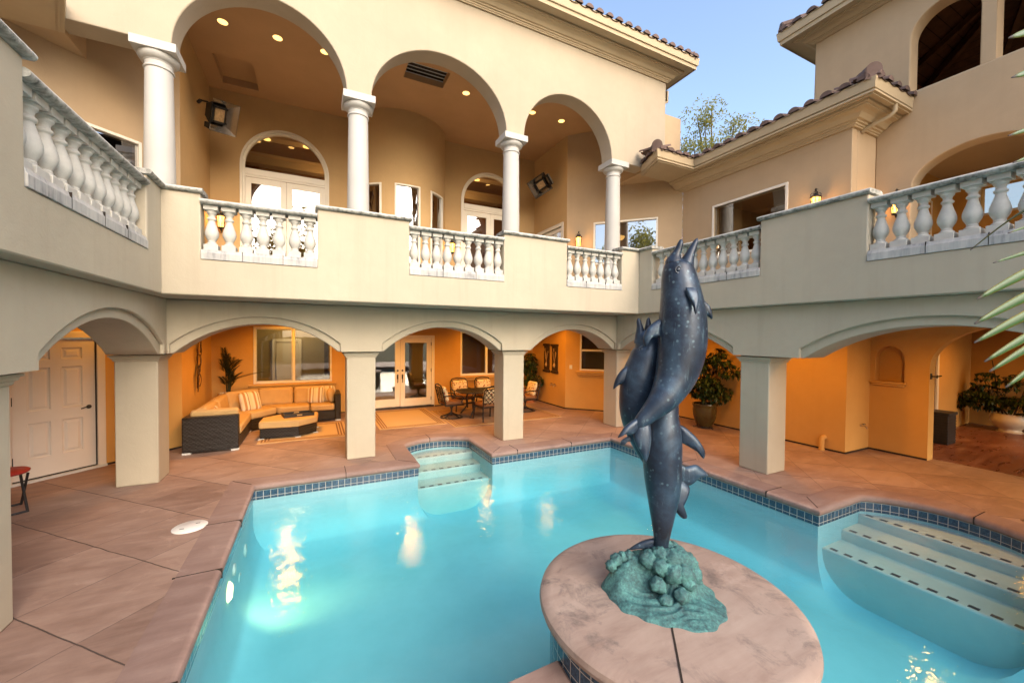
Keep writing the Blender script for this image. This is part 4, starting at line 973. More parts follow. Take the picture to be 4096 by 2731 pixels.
# cornices, eaves, roofs
COR = [(0.0, 0.0), (0.035, 0.0), (0.04, 0.018), (0.055, 0.02), (0.06, 0.04), (0.085, 0.045), (0.09, 0.065), (0.12, 0.07), (0.135, 0.085), (0.165, 0.12), (0.205, 0.14), (0.26, 0.148), (0.262, 0.165), (0.295, 0.168), (0.30, 0.20)]
def eave(wall_path, eave_path, zc, zs, cor_scale=1.0, mat='trim'):
    q = MB(); q.sweep(wall_path, [(a * cor_scale, b_ * (zs - zc) / 0.20) for a, b_ in COR], zc); q.build("cornice", mat, house, sharp=12)
    q = MB(); q.sweep(eave_path, [(-0.06, zs - 0.02), (-0.04, zs - 0.02), (-0.035, zs + 0.055), (-0.032, zs + 0.06)], 0); q.build("fascia_board", mat, house)
    q = MB(); q.sweep(eave_path, [(-0.05, zs + 0.062), (-0.012, zs + 0.062), (-0.006, zs + 0.07), (0.012, zs + 0.225), (0.014, zs + 0.235), (-0.03, zs + 0.235)], 0); q.build("gutter", mat, house, sharp=30)
def soffit(poly, z):
    q = MB(); q.slab(poly, z, z + 0.03); q.build("eave_soffit", 'trim', house)
def tile_field(p0, p1, up, rows, z0, slope, pitch=0.27, r=0.094, clip=None):
    """barrel tiles along an eave from p0 to p1, rows running uphill along unit plan vector up"""
    q = MB(); p0 = Vector(p0); p1 = Vector(p1); up = Vector(up).normalized(); L = (p1 - p0).length; d = (p1 - p0) / L; n = int(L / pitch + 0.5)
    rnd = random.Random(int(L * 100)); course = 0.36
    a = p0 - up * 0.02; b_ = p1 - up * 0.02; T = rows * course
    for j in range(n + 1):
        for k in range(rows):
            c = p0 + d * (j * L / n) + up * (k * course - 0.05)
            if clip and not clip(c.x, c.y): continue
            z = z0 + (k * course) * slope + 0.02 + rnd.uniform(-0.008, 0.008)
            e = c + up * (course + 0.07); ze = z + (course + 0.07) * slope - 0.03
            r0 = r * rnd.uniform(0.95, 1.04); r1 = r0 * 0.84; A = []; B = []; Ai = []
            for i in range(9):
                t = pi * i / 8
                A.append(q.bm.verts.new((c.x + d.x * r0 * cos(t), c.y + d.y * r0 * cos(t), z + r0 * sin(t) * 0.85)))
                Ai.append(q.bm.verts.new((c.x + d.x * (r0 - .016) * cos(t), c.y + d.y * (r0 - .016) * cos(t), z + (r0 - .016) * sin(t) * 0.85)))
                B.append(q.bm.verts.new((e.x + d.x * r1 * cos(t), e.y + d.y * r1 * cos(t), ze + r1 * sin(t) * 0.85)))
            for i in range(8):
                q.bm.faces.new((A[i], A[i + 1], B[i + 1], B[i])); q.bm.faces.new((A[i], Ai[i], Ai[i + 1], A[i + 1]))
            q.bm.faces.new(Ai)
    # pan tiles between the barrels
    for j in range(n):
        for k in range(rows):
            c = p0 + d * ((j + 0.5) * L / n) + up * (k * course - 0.03)
            if clip and not clip(c.x, c.y): continue
            z = z0 + (k * course) * slope + 0.03; e = c + up * (course + 0.07); ze = z + (course + .07) * slope - 0.02; A = []; B = []
            for i in range(7):
                t = pi + pi * i / 6; w = pitch * 0.5
                A.append(q.bm.verts.new((c.x + d.x * w * cos(t), c.y + d.y * w * cos(t), z + 0.045 * sin(t)))); B.append(q.bm.verts.new((e.x + d.x * w * cos(t), e.y + d.y * w * cos(t), ze + 0.045 * sin(t))))
            for i in range(6): q.bm.faces.new((A[i], B[i], B[i + 1], A[i + 1]))
    return q.build("roof_tiles", 'tileroof', house, weld=False, sharp=60)
def hip(p0, p1, z0, z1, stack=4):
    q = MB(); a = Vector((p0[0], p0[1], z0)); b_ = Vector((p1[0], p1[1], z1)); d = (b_ - a); L = d.length; d.normalize(); s = d.cross(Vector((0, 0, 1))).normalized(); u = s.cross(d)
    n = max(1, int(L / 0.33))
    def cap(o, ln, r0, r1, lift=0.0):
        A = []; B = []
        for i in range(11):
            t = pi * i / 10
            A.append(q.bm.verts.new(o + s * r0 * cos(t) + u * (r0 * sin(t) + lift))); B.append(q.bm.verts.new(o + d * ln + s * r1 * cos(t) + u * (r1 * sin(t) + lift - 0.02)))
        for i in range(10): q.bm.faces.new((A[i], A[i + 1], B[i + 1], B[i]))
        C = [q.bm.verts.new(o + s * (r0 - .018) * cos(pi * i / 10) + u * ((r0 - .018) * sin(pi * i / 10) + lift)) for i in range(11)]
        for i in range(10): q.bm.faces.new((A[i], C[i], C[i + 1], A[i + 1]))
        q.bm.faces.new(C)
    for k in range(stack): cap(a + d * (0.015 * k), 0.4, 0.125 - 0.002 * k, 0.10, -0.05 + 0.036 * k)
    for k in range(n): cap(a + d * (0.33 * k + 0.06), 0.40, 0.125, 0.105, 0.06)
    return q.build("hip_tiles", 'tileroof', house, weld=False, sharp=60)
def roof_plane(pts):
    q = MB(); q.face(pts); q.build("roof_slope", 'tileroof', house)
# main roof
EY, EXR = 7.01, 8.63
eave([(-9, 7.55), (8.09, 7.55), (8.09, 14)], [(-9, EY), (EXR, EY), (EXR, 14)], 8.605, 8.83)
soffit([(-9, EY + 0.04), (EXR - 0.04, EY + 0.04), (EXR - 0.04, 14), (8.07, 14), (8.07, 7.57), (-9, 7.57)], 8.832)
SL = 0.33
roof_plane([(-9, EY, 9.03), (EXR, EY, 9.03), (EXR - 4, EY + 4, 9.03 + 4 * SL), (-9, EY + 4, 9.03 + 4 * SL)])
roof_plane([(EXR, EY, 9.03), (EXR, 14, 9.03), (EXR - 4, 14, 9.03 + 4 * SL), (EXR - 4, EY + 4, 9.03 + 4 * SL)])
tile_field((-1.0, EY), (EXR - 0.14, EY), (0, 1), 3, 9.045, SL, clip=lambda x, y: x < EXR - (y - EY) - 0.02)
tile_field((EXR, EY + 0.3), (EXR, 13), (-1, 0), 2, 9.045, SL, clip=lambda x, y: y > EY + (EXR - x) + 0.1)
hip((EXR - 0.05, EY + 0.05), (EXR - 3, EY + 3), 9.05, 9.05 + 2.95 * SL, 2)
# wings: right, then its mirror image on the left
for s in (1, -1):
    mx = (lambda p: p) if s > 0 else (lambda p: (2 * EX - p[0] - 0.02, p[1]))
    rev = (lambda L: L) if s > 0 else (lambda L: L[::-1])
    yb = 3.257 if s > 0 else -4; yw = 3.77 if s > 0 else -4
    wp = [(8.65, 7.58), (8.65, yw)] + ([(9.48, yw)] if s > 0 else [])
    ep = [(7.30, 7.56), (6.95, 6.70), (8.137, 6.70), (8.137, yb)] + ([(9.49, yb)] if s > 0 else [])
    eave(rev([mx(p) for p in wp]), rev([mx(p) for p in ep]), 5.885, 6.125, 1.25)
    so_ = [(7.30, 7.56), (6.95, 6.70), (8.137, 6.70), (8.137, yb), (9.49, yb), (9.49, yw if s > 0 else -4), (8.64, yw if s > 0 else -4), (8.64, 7.56)] if s > 0 else [(7.30, 7.56), (6.95, 6.70), (8.137, 6.70), (8.137, -4), (8.64, -4), (8.64, 7.56)]
    soffit([mx(p) for p in so_], 6.127)
    zr = 6.33
    def pt3(x, y, z): a = mx((x, y)); return (a[0], a[1], z)
    roof_plane([pt3(8.137, yb, zr), pt3(8.137, 6.70, zr), pt3(12.0, 9.5, zr + 3.86 * SL), pt3(12.0, yb + 3.86, zr + 3.86 * SL)])
    roof_plane([pt3(6.95, 6.70, zr), pt3(8.137, 6.70, zr), pt3(8.9, 7.5, zr + 0.8 * SL), pt3(7.75, 7.5, zr + 0.8 * SL)]); roof_plane([pt3(6.95, 6.70, zr), pt3(7.75, 7.5, zr + 0.8 * SL), pt3(7.30, 7.55, zr + 0.2)])
    if s > 0:
        roof_plane([(8.137, 3.257, zr), (9.5, 3.257, zr), (9.5, 4.63, zr + 1.37 * SL)])
        tile_field((8.137, 6.62), (8.137, 3.40), (1, 0), 3, zr + 0.02, SL, clip=lambda x, y: y > 3.257 + (x - 8.137) + 0.03)
        tile_field((8.25, 3.257), (9.45, 3.257), (0, 1), 2, zr + 0.02, SL, clip=lambda x, y: x > 8.137 + (y - 3.257) + 0.03)
        tile_field((7.1, 6.70), (8.1, 6.70), (0.1, 1), 2, zr + 0.02, SL); tile_field((7.22, 7.4), (7.0, 6.85), (0.95, -0.3), 1, zr + 0.02, SL)
        hip((8.15, 3.27), (9.45, 4.57), zr + 0.05, zr + 0.05 + 1.3 * SL, 5); hip((6.97, 6.73), (7.6, 7.5), zr + 0.04, zr + 0.3, 5)
q = MB(); q.tube([(8.95, 3.30, 6.16), (8.95, 3.30, 6.02), (8.95, 3.36, 5.96), (8.95, 3.70, 5.90), (8.95, 3.76, 5.86)], 0.035, 10); q.build("downspout", 'trim', house)
q = MB(); q.tube([(8.62, 8.0, 8.8), (8.62, 8.0, 8.5), (8.45, 8.0, 8.42), (8.12, 8.0, 8.42)], 0.04, 4); q.build("downspout", 'trim', house)

# ---------------- tower
fT = lambda u, d, z: Vector((9.5 + d, -u, z))      # u = -Y
def tarc(yc, hw, zs, rise, n=24): return [(-yc - hw * cos(pi * i / n), zs + rise * sin(pi * i / n)) for i in range(n + 1)]
q = MB(); poly = [(-4.83, 6.455), (-3.31, 6.455)] + tarc(2.893, 0.417, 7.42, 0.42) + [(-2.476, 6.455), (-2.306, 6.455)] + tarc(1.889, 0.417, 7.42, 0.42) + [(-1.472, 6.455), (4, 6.455), (4, 8.42), (-4.83, 8.42)]
q.prism(poly, fT, 0, 0.30)
poly = [(-3.77, UZ0), (-3.25, UZ0), (-3.25, 4.80)] + [(-2.45 - 0.8 * cos(pi * i / 24), 4.80 + 0.51 * sin(pi * i / 24)) for i in range(1, 24)] + [(-1.65, 4.80), (-1.65, UZ0), (4, UZ0), (4, 6.455), (-3.77, 6.455)]
q.prism(poly, fT, 0, 0.30)
q.prism([(-4.83, 5.9), (-3.77, 5.9), (-3.77, 6.455), (-4.83, 6.455)], fT, 0, 0.30)
q.build("tower_wall", 'peach', house, bevel=0.016)
q = MB(); q.box(9.80, 14, 4.53, 4.83, UZ0, 8.42); q.build("tower_wall", 'peach', house)
q = MB(); q.box(9.80, 14, 4.0, 4.53, 5.75, 5.9); q.box(9.8, 14, -4, 4.53, 5.6, 5.75); q.build("tower_floor", 'peach', house)
q = MB(); q.box(13.7, 14, -4, 4.53, 5.76, 8.42); q.box(9.8, 13.7, 4.5, 4.529, 5.76, 8.42); q.build("interior_wall", 'int_warm', house)
# plank ceiling: pyramid underside, with rafters
TC = (12.0, 2.1, 9.75)
q = MB()
for a, b_ in (((9.8, 4.53), (9.8, -1)), ((13.7, 4.53), (9.8, 4.53)), ((13.7, -1), (13.7, 4.53))):
    nb = 14
    for i in range(nb):
        t0, t1 = i / nb, (i + 0.94) / nb
        def L_(p, t): return (p[0] + (TC[0] - p[0]) * t, p[1] + (TC[1] - p[1]) * t, 8.36 + (TC[2] - 8.36) * t)
        q.face([L_(a, t0), L_(b_, t0), L_(b_, t1), L_(a, t1)])
q.build("plank_ceiling", 'wood', house, weld=False)
q = MB(); q.slab([(9.7, 4.7), (9.7, -2), (13.9, -2), (13.9, 4.7)], 9.9, 9.95); q.build("roof_deck", 'int_dark', house)
q = MB()
for a, b_ in (((9.7, 4.6), (9.7, -2)), ((13.8, 4.6), (9.7, 4.6)), ((13.8, -2), (13.8, 4.6)), ((9.7, -2), (13.8, -2))): q.face([(a[0], a[1], 8.40), (b_[0], b_[1], 8.40), (TC[0], TC[1], TC[2] + 0.06)])
q.build("roof_lining", 'int_dark', house)
q = MB()
def beam(a, b_, w=0.045, h=0.08):
    a, b_ = Vector(a), Vector(b_); d = (b_ - a).normalized(); s = d.cross(Vector((0, 0, 1))).normalized(); u = s.cross(d); v = []
    for p in (a, b_):
        v.append([q.bm.verts.new(p + s * i * w + u * j * h) for i, j in ((-1, -1), (1, -1), (1, 1), (-1, 1))])
    for k in range(4): q.bm.faces.new((v[0][k], v[0][(k + 1) % 4], v[1][(k + 1) % 4], v[1][k]))
    q.bm.faces.new(v[0]); q.bm.faces.new(v[1][::-1])
beam((9.85, 4.48, 8.25), (TC[0], TC[1], TC[2] - 0.2)); beam((13.6, 4.48, 8.25), (TC[0], TC[1], TC[2] - 0.2))
for y in (3.4, 2.1, 0.8): beam((9.85, y, 8.3), (TC[0], 2.1 + (y - 2.1) * 0.2, TC[2] - 0.25), 0.04, 0.06)
for y in (3.2, 1.2): beam((13.6, y, 8.3), (TC[0], 2.1 + (y - 2.1) * 0.2, TC[2] - 0.25), 0.04, 0.06)
for x in (10.8, 12.6): beam((x, 4.48, 8.3), (TC[0] + (x - TC[0]) * 0.2, TC[1], TC[2] - 0.25), 0.04, 0.06)
q.build("rafter", 'wood', house)
eave([(14, 4.83), (9.5, 4.83), (9.5, -4)], [(14, 5.33), (9.0, 5.33), (9.0, -4)], 8.305, 8.44)
soffit([(14, 5.30), (9.04, 5.30), (9.04, -4), (9.52, -4), (9.52, 4.81), (14, 4.81)], 8.442)
roof_plane([(9.0, 5.33, 8.64), (9.0, -4, 8.64), (12, -1, 8.64 + 3 * SL), (12, 2.33, 8.64 + 3 * SL)]); roof_plane([(9.0, 5.33, 8.64), (14, 5.33, 8.64), (14, 2.33, 8.64 + 3 * SL), (12, 2.33, 8.64 + 3 * SL)])
tile_field((9.0, 5.2), (9.0, 0), (1, 0), 3, 8.66, SL, clip=lambda x, y: y < 5.33 - (x - 9.0) - 0.03)
tile_field((9.15, 5.33), (13.5, 5.33), (0, -1), 2, 8.66, SL, clip=lambda x, y: x > 9.0 + (5.33 - y) + 0.03)
hip((9.03, 5.30), (11.8, 2.53), 8.70, 8.70 + 2.77 * SL, 4)
# room behind the low tower arch
q = MB(); wall(q, lambda u, d, z: Vector((12.6 + d, -u, z)), -4.5, 4, UZ0, 5.6, [(-3.2, -2.6, 4.75, 5.3), (-1.6, 0, 3.0, 5.2)], 0.2)
wall(q, frame((9.8, 3.72), (12.6, 3.72)), 0, 2.8, UZ0, 5.6, [(0.9, 2.0, 3.0, 5.0)], 0.15); q.build("interior_wall", 'inner', house)
o = window(frame((9.8, 3.72), (12.6, 3.72)), 0.85, 2.05, 2.96, 5.05, 'glass', (1.45,), (4.4,)); interior(frame((9.8, 3.72), (12.6, 3.72)), 0.9, 2.0, 3.0, 5.0, 0.7, 'int_warm', 0.16, 0.05)
window(lambda u, d, z: Vector((12.6 + d, -u, z)), -3.25, -2.55, 4.7, 5.35, 'glass', ())
window(lambda u, d, z: Vector((12.6 + d, -u, z)), -1.65, 0.05, 2.96, 5.25, 'glass', (-0.8,))

# ================================================================== LIGHT FITTINGS AND THINGS ON THE WALLS
def lantern(p, n, label, s=1.0):
    """wall lantern: p = wall point at lantern mid height, n = wall normal (plan)"""
    t = thing("wall_lantern", label, "lantern", (p[0], p[1], p[2]), atan2(n[1], n[0]) - 0.0, "iron scroll lanterns on the upper walls")
    q = MB(); q.lathe([(0.0, 0.0), (0.05, 0.0), (0.055, 0.012), (0.0, 0.016)], (0, 0, 0.02), 16, Matrix.Rotation(pi / 2, 4, 'Y')); q.tube([(0.0, 0, 0.1), (0.012, 0, 0.1)], 0.02); q.build("wall_plate", 'ironblack', t)
    C = 0.135
    q = MB()
    q.tube([(0.01, 0, -0.13), (0.05, 0, -0.20), (0.09, 0, -0.235), (C, 0, -0.22), (C, 0, -0.17)], 0.009, 8)
    q.tube([(C, 0, -0.17), (C - 0.03, 0, -0.26), (C - 0.008, 0, -0.275), (C + 0.012, 0, -0.262)], 0.006, 6)
    for k in range(4):
        a = pi / 4 + pi / 2 * k; dx, dy = cos(a), sin(a)
        q.tube([(C + dx * 0.075, dy * 0.075, 0.135), (C + dx * 0.085, dy * 0.085, 0.18), (C + dx * 0.06, dy * 0.06, 0.205), (C + dx * 0.035, dy * 0.035, 0.19), (C + dx * 0.03, dy * 0.03, 0.225), (C, 0, 0.245)], 0.0055, 6)
    q.lathe([(0.0, 0.235), (0.016, 0.25), (0.006, 0.262), (0.018, 0.275), (0.0, 0.30)], (C, 0, 0), 10)
    for a in (0.0, 2.1, 4.2): q.tube([(C, 0, 0.25), (C + 0.025 * cos(a), 0.025 * sin(a), 0.275), (C + 0.035 * cos(a), 0.035 * sin(a), 0.262)], 0.004, 5)
    q.build("scroll", 'ironblack', t)
    q = MB(); q.lathe([(0.0, 0.205), (0.03, 0.195), (0.055, 0.155), (0.095, 0.135), (0.098, 0.12), (0.082, 0.11), (0.0, 0.11)], (C, 0, 0), 8); q.build("roof_cap", 'ironblack', t, sharp=20)
    q = MB()
    for k in range(8):
        a = 2 * pi * (k + 0.5) / 8; q.tube([(C + 0.082 * cos(a), 0.082 * sin(a), 0.115), (C + 0.06 * cos(a), 0.06 * sin(a), -0.15)], 0.0055, 6)
    for k in range(8):
        a = 2 * pi * k / 8
        for sg in (-1, 1):
            q.tube([(C + 0.079 * cos(a + sg * 0.33), 0.079 * sin(a + sg * 0.33), 0.06), (C + 0.074 * cos(a), 0.074 * sin(a), 0.0), (C + 0.066 * cos(a + sg * 0.3), 0.066 * sin(a + sg * 0.3), -0.08)], 0.0028, 4)
    q.lathe([(0.0, -0.14), (0.066, -0.14), (0.07, -0.15), (0.06, -0.165), (0.025, -0.18), (0.012, -0.215), (0.0, -0.225)], (C, 0, 0), 12); q.build("cage", 'ironblack', t)
    q = MB(); q.lathe([(0.0, 0.108), (0.074, 0.108), (0.055, -0.14), (0.0, -0.14)], (C, 0, 0), 16); q.build("glass", 'amber', t)
    lamp("lantern_light", 'POINT', (C + 0.13, 0, 0.0), 3.2, (1.0, 0.52, 0.15), t, shadow_soft_size=0.06)
    return t
lantern((-1.97, 11.6, 4.74), (0, -1), "lit iron scroll lantern at far left, beside the largest arched door")
lantern((3.66, 11.6, 4.72), (0, -1), "lit lantern between the curved bay and the half hidden arched door")
lantern((6.785, 9.41, 4.78), (-0.7247, -0.689), "lit lantern left of the picture window in the angled corner, under a small camera")
lantern((8.65, 4.27, 4.65), (-1, 0), "lantern showing only its scrolled top above the right parapet cap")
lantern((9.5, 3.40, 4.50), (-1, 0), "lantern split by the stone rail, between the first two balusters at right")
lantern((10.9, 3.72, 4.10), (0, -1), "lit lantern with bare flame seen between the right hand balusters")
def downlight(x, y, label):
    t = thing("recessed_light", label, "ceiling light", (x, y, CE), 0, "recessed lights in the loggia ceiling")
    q = MB(); q.lathe([(0.082, -0.004), (0.098, -0.006), (0.102, 0.0)], (0, 0, 0), 28, None, False); q.build("trim_ring", 'trim', t)
    q = MB(); q.lathe([(0.0, -0.003), (0.082, -0.003)], (0, 0, 0), 28, None, False); q.build("lens", 'lens', t)
    lamp("downlight", 'SPOT', (x, y, CE - 0.03), 9, (1.0, 0.62, 0.25), None, spot_size=radians(120), spot_blend=0.8, shadow_soft_size=0.08)
for x, l in ((-1.519, "recessed ceiling light nearest the left edge of the first loggia arch"), (-0.64, "recessed ceiling light in the middle of the first loggia arch"), (0.196, "recessed ceiling light cut off by the right curve of the first arch"),
             (3.239, "recessed ceiling light beside the black vent in the middle arch"), (5.046, "recessed ceiling light cut off by the left edge of the third arch"), (5.937, "recessed ceiling light fully in view in the third arch")): downlight(x, 9.11, l)
# warm lamps of the lower arcade (their fittings are hidden above the arches)
WARM = (1.0, 0.40, 0.035)
for x, y, e in ((-0.5, 9.3, 110), (-0.6, 10.9, 45), (2.15, 9.9, 90), (4.6, 9.3, 90), (4.6, 10.9, 45), (5.9, 9.6, 30), (-2.75, 8.25, 13), (7.2, 6.8, 60), (7.4, 4.6, 70), (7.7, 2.2, 80), (12.4, 2.2, 75)):
    lamp("arcade_light", 'SPOT', (x, y, 2.55), e * 0.75, WARM, None, spot_size=radians(165), spot_blend=0.6, shadow_soft_size=0.12)
lamp("room_light", 'POINT', (-0.5, 13.0, 2.3), 12, (1.0, 0.75, 0.4), shadow_soft_size=0.2)

def heater(p, n, e, label):
    t = thing("patio_heater", label, "heater", p, 0, "infrared heaters in the loggia")
    Zx = -Vector(n).normalized(); Xx = Vector(e); Xx = (Xx - Zx * Xx.dot(Zx)).normalized(); Yx = Zx.cross(Xx)
    t.rotation_euler = Matrix(((Xx.x, Yx.x, Zx.x), (Xx.y, Yx.y, Zx.y), (Xx.z, Yx.z, Zx.z))).to_euler(); t.scale = (1.08, 1.08, 1.08)
    # local: burner faces -Z; x = long side
    def frus(mb, a, b_, z0, c, d, z1, off=0.0, caps=True):
        A = [mb.bm.verts.new((sx * a, sy * b_ , z0)) for sx, sy in ((-1, -1), (1, -1), (1, 1), (-1, 1))]; B = [mb.bm.verts.new((sx * c + off, sy * d, z1)) for sx, sy in ((-1, -1), (1, -1), (1, 1), (-1, 1))]
        for i in range(4): mb.bm.faces.new((A[i], A[(i + 1) % 4], B[(i + 1) % 4], B[i]))
        if caps: mb.bm.faces.new(A[::-1]); mb.bm.faces.new(B)
    q = MB(); frus(q, 0.20, 0.15, -0.03, 0.12, 0.12, 0.17); q.box(-0.12, 0.12, -0.10, 0.10, 0.17, 0.22); q.box(0.20, 0.30, -0.15, 0.15, -0.06, 0.12); q.build("housing", 'ironblack', t, bevel=0.01)
    q = MB()
    for i in range(9): q.box(0.301, 0.304, -0.13 + i * 0.031, -0.115 + i * 0.031, -0.04, 0.09)
    q.build("vent_slots", 'slat', t)
    q = MB(); frus(q, 0.28, 0.24, -0.21, 0.15, 0.11, -0.02, caps=False); q.build("reflector", 'chrome', t, weld=False)
    q = MB(); frus(q, 0.285, 0.245, -0.21, 0.155, 0.115, -0.02, caps=False); q.build("reflector_shell", 'ironblack', t, weld=False)
    q = MB(); q.box(-0.11, 0.11, -0.085, 0.085, -0.05, -0.025); q.build("burner_plaque", 'artpale', t)
    q = MB(); q.box(-0.14, -0.115, -0.1, 0.1, -0.07, -0.02); q.build("burner_guard", 'ironblack', t); q = MB(); q.box(0.115, 0.14, -0.1, 0.1, -0.07, -0.02); q.build("burner_guard", 'ironblack', t)
    q = MB(); q.tube([(-0.05, 0.0, 0.2), (-0.12, 0.0, 0.34), (-0.10, 0.08, 0.42)], 0.018, 8); q.tube([(-0.10, 0.08, 0.42), (-0.04, 0.1, 0.46)], 0.03, 8); q.build("bracket", 'ironblack', t)
    return t
heater((-1.78, 10.15, 6.62), (0.62, -0.62, -0.48), (0.35, -0.2, -0.85), "black infrared heater tilted on the left loggia wall near the ceiling hatch")
heater((6.12, 10.45, 6.66), (-0.62, -0.62, -0.48), (0.72, -0.36, 0.55), "black infrared heater on the right loggia wall above the side door")

def scroll_panel(y, label):
    t = thing("wall_art", label, "wall art", (6.53, y, 1.43), 0, "pair of scroll shaped art panels")
    q = MB(); q.box(-0.03, -0.006, -0.155, 0.155, -0.40, 0.40); q.build("panel", 'artwood', t, bevel=0.006)
    for z in (-0.405, 0.405):
        q = MB(); q.tube([(-0.03, -0.175, z), (-0.03, 0.175, z)], 0.038, 12); q.build("scroll_end", 'artwood', t)
    q = MB(); rn = random.Random(int(y * 10))
    q.lathe([(0.0, -0.28), (0.03, -0.27), (0.05, -0.22), (0.03, -0.16), (0.02, -0.14), (0.035, -0.12)], (-0.035, 0.0, 0), 12)
    for i in range(7):
        a = rn.uniform(-0.4, 0.4); q.tube([(-0.036, 0.0, -0.13), (-0.04, a * 0.12, 0.0), (-0.038, a * 0.3, 0.12 + rn.uniform(0, 0.1))], 0.006, 5)
        if i < 4: q.lathe([(0.0, -0.01), (0.03, 0.0), (0.0, 0.012)], (-0.042, a * 0.3, 0.13 + 0.05 * i), 8, Matrix.Rotation(pi / 2, 4, 'Y'))
    q.build("relief", 'artpale', t)
scroll_panel(10.69, "dark scroll art panel with vase relief, nearer the potted corner plant")
scroll_panel(10.225, "dark scroll art panel with vase relief, nearer the corner window")
# metal leaf art on the left wall
t = thing("wall_art", "tall bronze leaf cluster art on the orange wall above the sofa", "wall art", (-2.18, 10.24, 1.48))
for i in range(9):
    rn = random.Random(40 + i); z0 = -0.44 + 0.1 * i; y0 = 0.10 * sin(i * 1.9) - 0.06 + 0.012 * i
    q = MB(); n = 10; wid = 0.065 * rn.uniform(0.8, 1.1); ln = 0.27
    L = []; Rr = []
    for k in range(n + 1):
        s_ = k / n; w = wid * sin(pi * s_) ** 0.8; zz = z0 + ln * (s_ - 0.5); yy = y0 + 0.05 * sin(pi * s_) * (1 if i % 2 else -1)
        L.append(q.bm.verts.new((0.03 + 0.03 * sin(pi * s_), yy - w, zz))); Rr.append(q.bm.verts.new((0.02 + 0.015 * (i % 3), yy + w, zz)))
    for k in range(n): q.bm.faces.new((L[k], Rr[k], Rr[k + 1], L[k + 1])) if k not in (2, 5, 8) or i % 2 else None
    for side in (L, Rr):
        q.tube([v.co.copy() for v in side], 0.006, 5)
    for k in range(1, n, 2): q.tube([L[k].co.copy(), Rr[k].co.copy()], 0.0035, 4)
    q.build("metal_leaf", 'metalart', t, weld=False)
q = MB(); q.tube([(0.01, -0.05, -0.5), (0.015, -0.02, 0.0), (0.01, 0.06, 0.5)], 0.007, 6); q.build("stem", 'metalart', t)

def spigot(p, n, label, group=None):
    t = thing("garden_tap", label, "tap", p, atan2(n[1], n[0]), group)
    q = MB(); q.lathe([(0.025, 0.0), (0.025, 0.006), (0.011, 0.008), (0.011, 0.07)], (0, 0, 0), 12, Matrix.Rotation(pi / 2, 4, 'Y')); q.tube([(0.06, 0, 0.0), (0.085, 0, -0.005), (0.095, 0, -0.04)], 0.012, 8); q.tube([(0.05, 0, 0.0), (0.05, 0, 0.035)], 0.008, 8); q.build("body", 'brass', t)
    q = MB(); q.tube([(0.05, -0.03, 0.04), (0.05, 0.03, 0.04)], 0.008, 6); q.tube([(0.02, 0, 0.04), (0.08, 0, 0.04)], 0.006, 6); q.build("handle", 'ironblack', t)
spigot((6.53, 10.36, 0.63), (-1, 0), "brass hose tap, left one of two low on the orange wall", "pair of taps below the scroll panels")
spigot((6.53, 10.18, 0.62), (-1, 0), "brass hose tap, right one of two low on the orange wall", "pair of taps below the scroll panels")
spigot((9.19, 3.77, 0.47), (0, -1), "brass hose tap on the short return wall beside the niche")
t = thing("light_switch", "cream switch plate on the wall left of the small sash window", "switch", tuple(fR45(0.16, 0, 1.22)), atan2(-0.689, -0.7247))
q = MB(); q.box(0.0, 0.008, -0.04, 0.04, -0.055, 0.055); q.build("plate", 'plastic', t, bevel=0.003); q = MB(); q.box(0.008, 0.016, -0.008, 0.008, -0.02, 0.02); q.build("toggle", 'plastic', t)
t = thing("drain_pipe", "tan painted pipe stub with elbow standing at the foot of the right wall", "pipe", (8.56, 4.10, 0.0))
q = MB(); q.tube([(0, 0, 0.0), (0, 0, 0.19), (0.02, 0, 0.23), (0.06, 0, 0.235), (0.10, 0, 0.235)], 0.042, 14); q.build("elbow", 'inner', t)
q = MB(); q.lathe([(0.05, 0.0), (0.05, 0.03), (0.043, 0.035)], (0, 0, 0), 14); q.build("collar", 'inner', t)
t = thing("gate_latch", "black iron gate latch on the edge of the right hand archway", "latch", (9.55, 2.95, 1.46))
q = MB(); q.box(-0.02, 0.03, -0.012, 0.0, -0.05, 0.05); q.build("latch_plate", 'ironblack', t); q = MB(); q.tube([(0.0, -0.01, 0.0), (0.0, -0.08, 0.0), (0.02, -0.13, 0.02)], 0.011, 8); q.tube([(0.0, -0.08, -0.03), (0.0, -0.08, 0.03)], 0.009, 6); q.build("latch_arm", 'ironblack', t)
t = thing("breaker_panel", "cream framed breaker panel on the wall inside the window behind the sofa", "electrical panel", (-0.75, 13.74, 1.34))
q = MB(); fP = lambda u, d, z: Vector((u, d, z)); rect_frame(q, fP, -0.39, 0.39, -0.62, 0.62, 0.10, -0.05, 0.05); q.build("surround", 'white', t, bevel=0.02); q = MB(); q.box(-0.28, 0.28, -0.01, 0.04, -0.51, 0.51); q.build("panel_door", 'white', t); q = MB(); q.box(0.12, 0.21, -0.02, -0.01, -0.02, 0.03); q.build("latch", 'ironblack', t)
t = thing("framed_picture", "dark framed picture inside the window, at the right edge of its glass", "picture", (0.62, 13.74, 1.55))
q = MB(); rect_frame(q, fP, -0.36, 0.36, -0.70, 0.70, 0.10, -0.03, 0.02); q.build("picture_frame", 'wood', t); q = MB(); q.box(-0.26, 0.26, -0.005, 0.01, -0.6, 0.6); q.build("canvas", 'artpale', t)
q = MB(); q.lathe([(0.0, -0.5), (0.12, -0.45), (0.16, -0.3), (0.06, -0.1), (0.05, 0.0)], (0.0, -0.012, 0), 14, Matrix.Scale(0.05, 4, (0, 1, 0))); q.build("painted_shape", 'artwood', t)

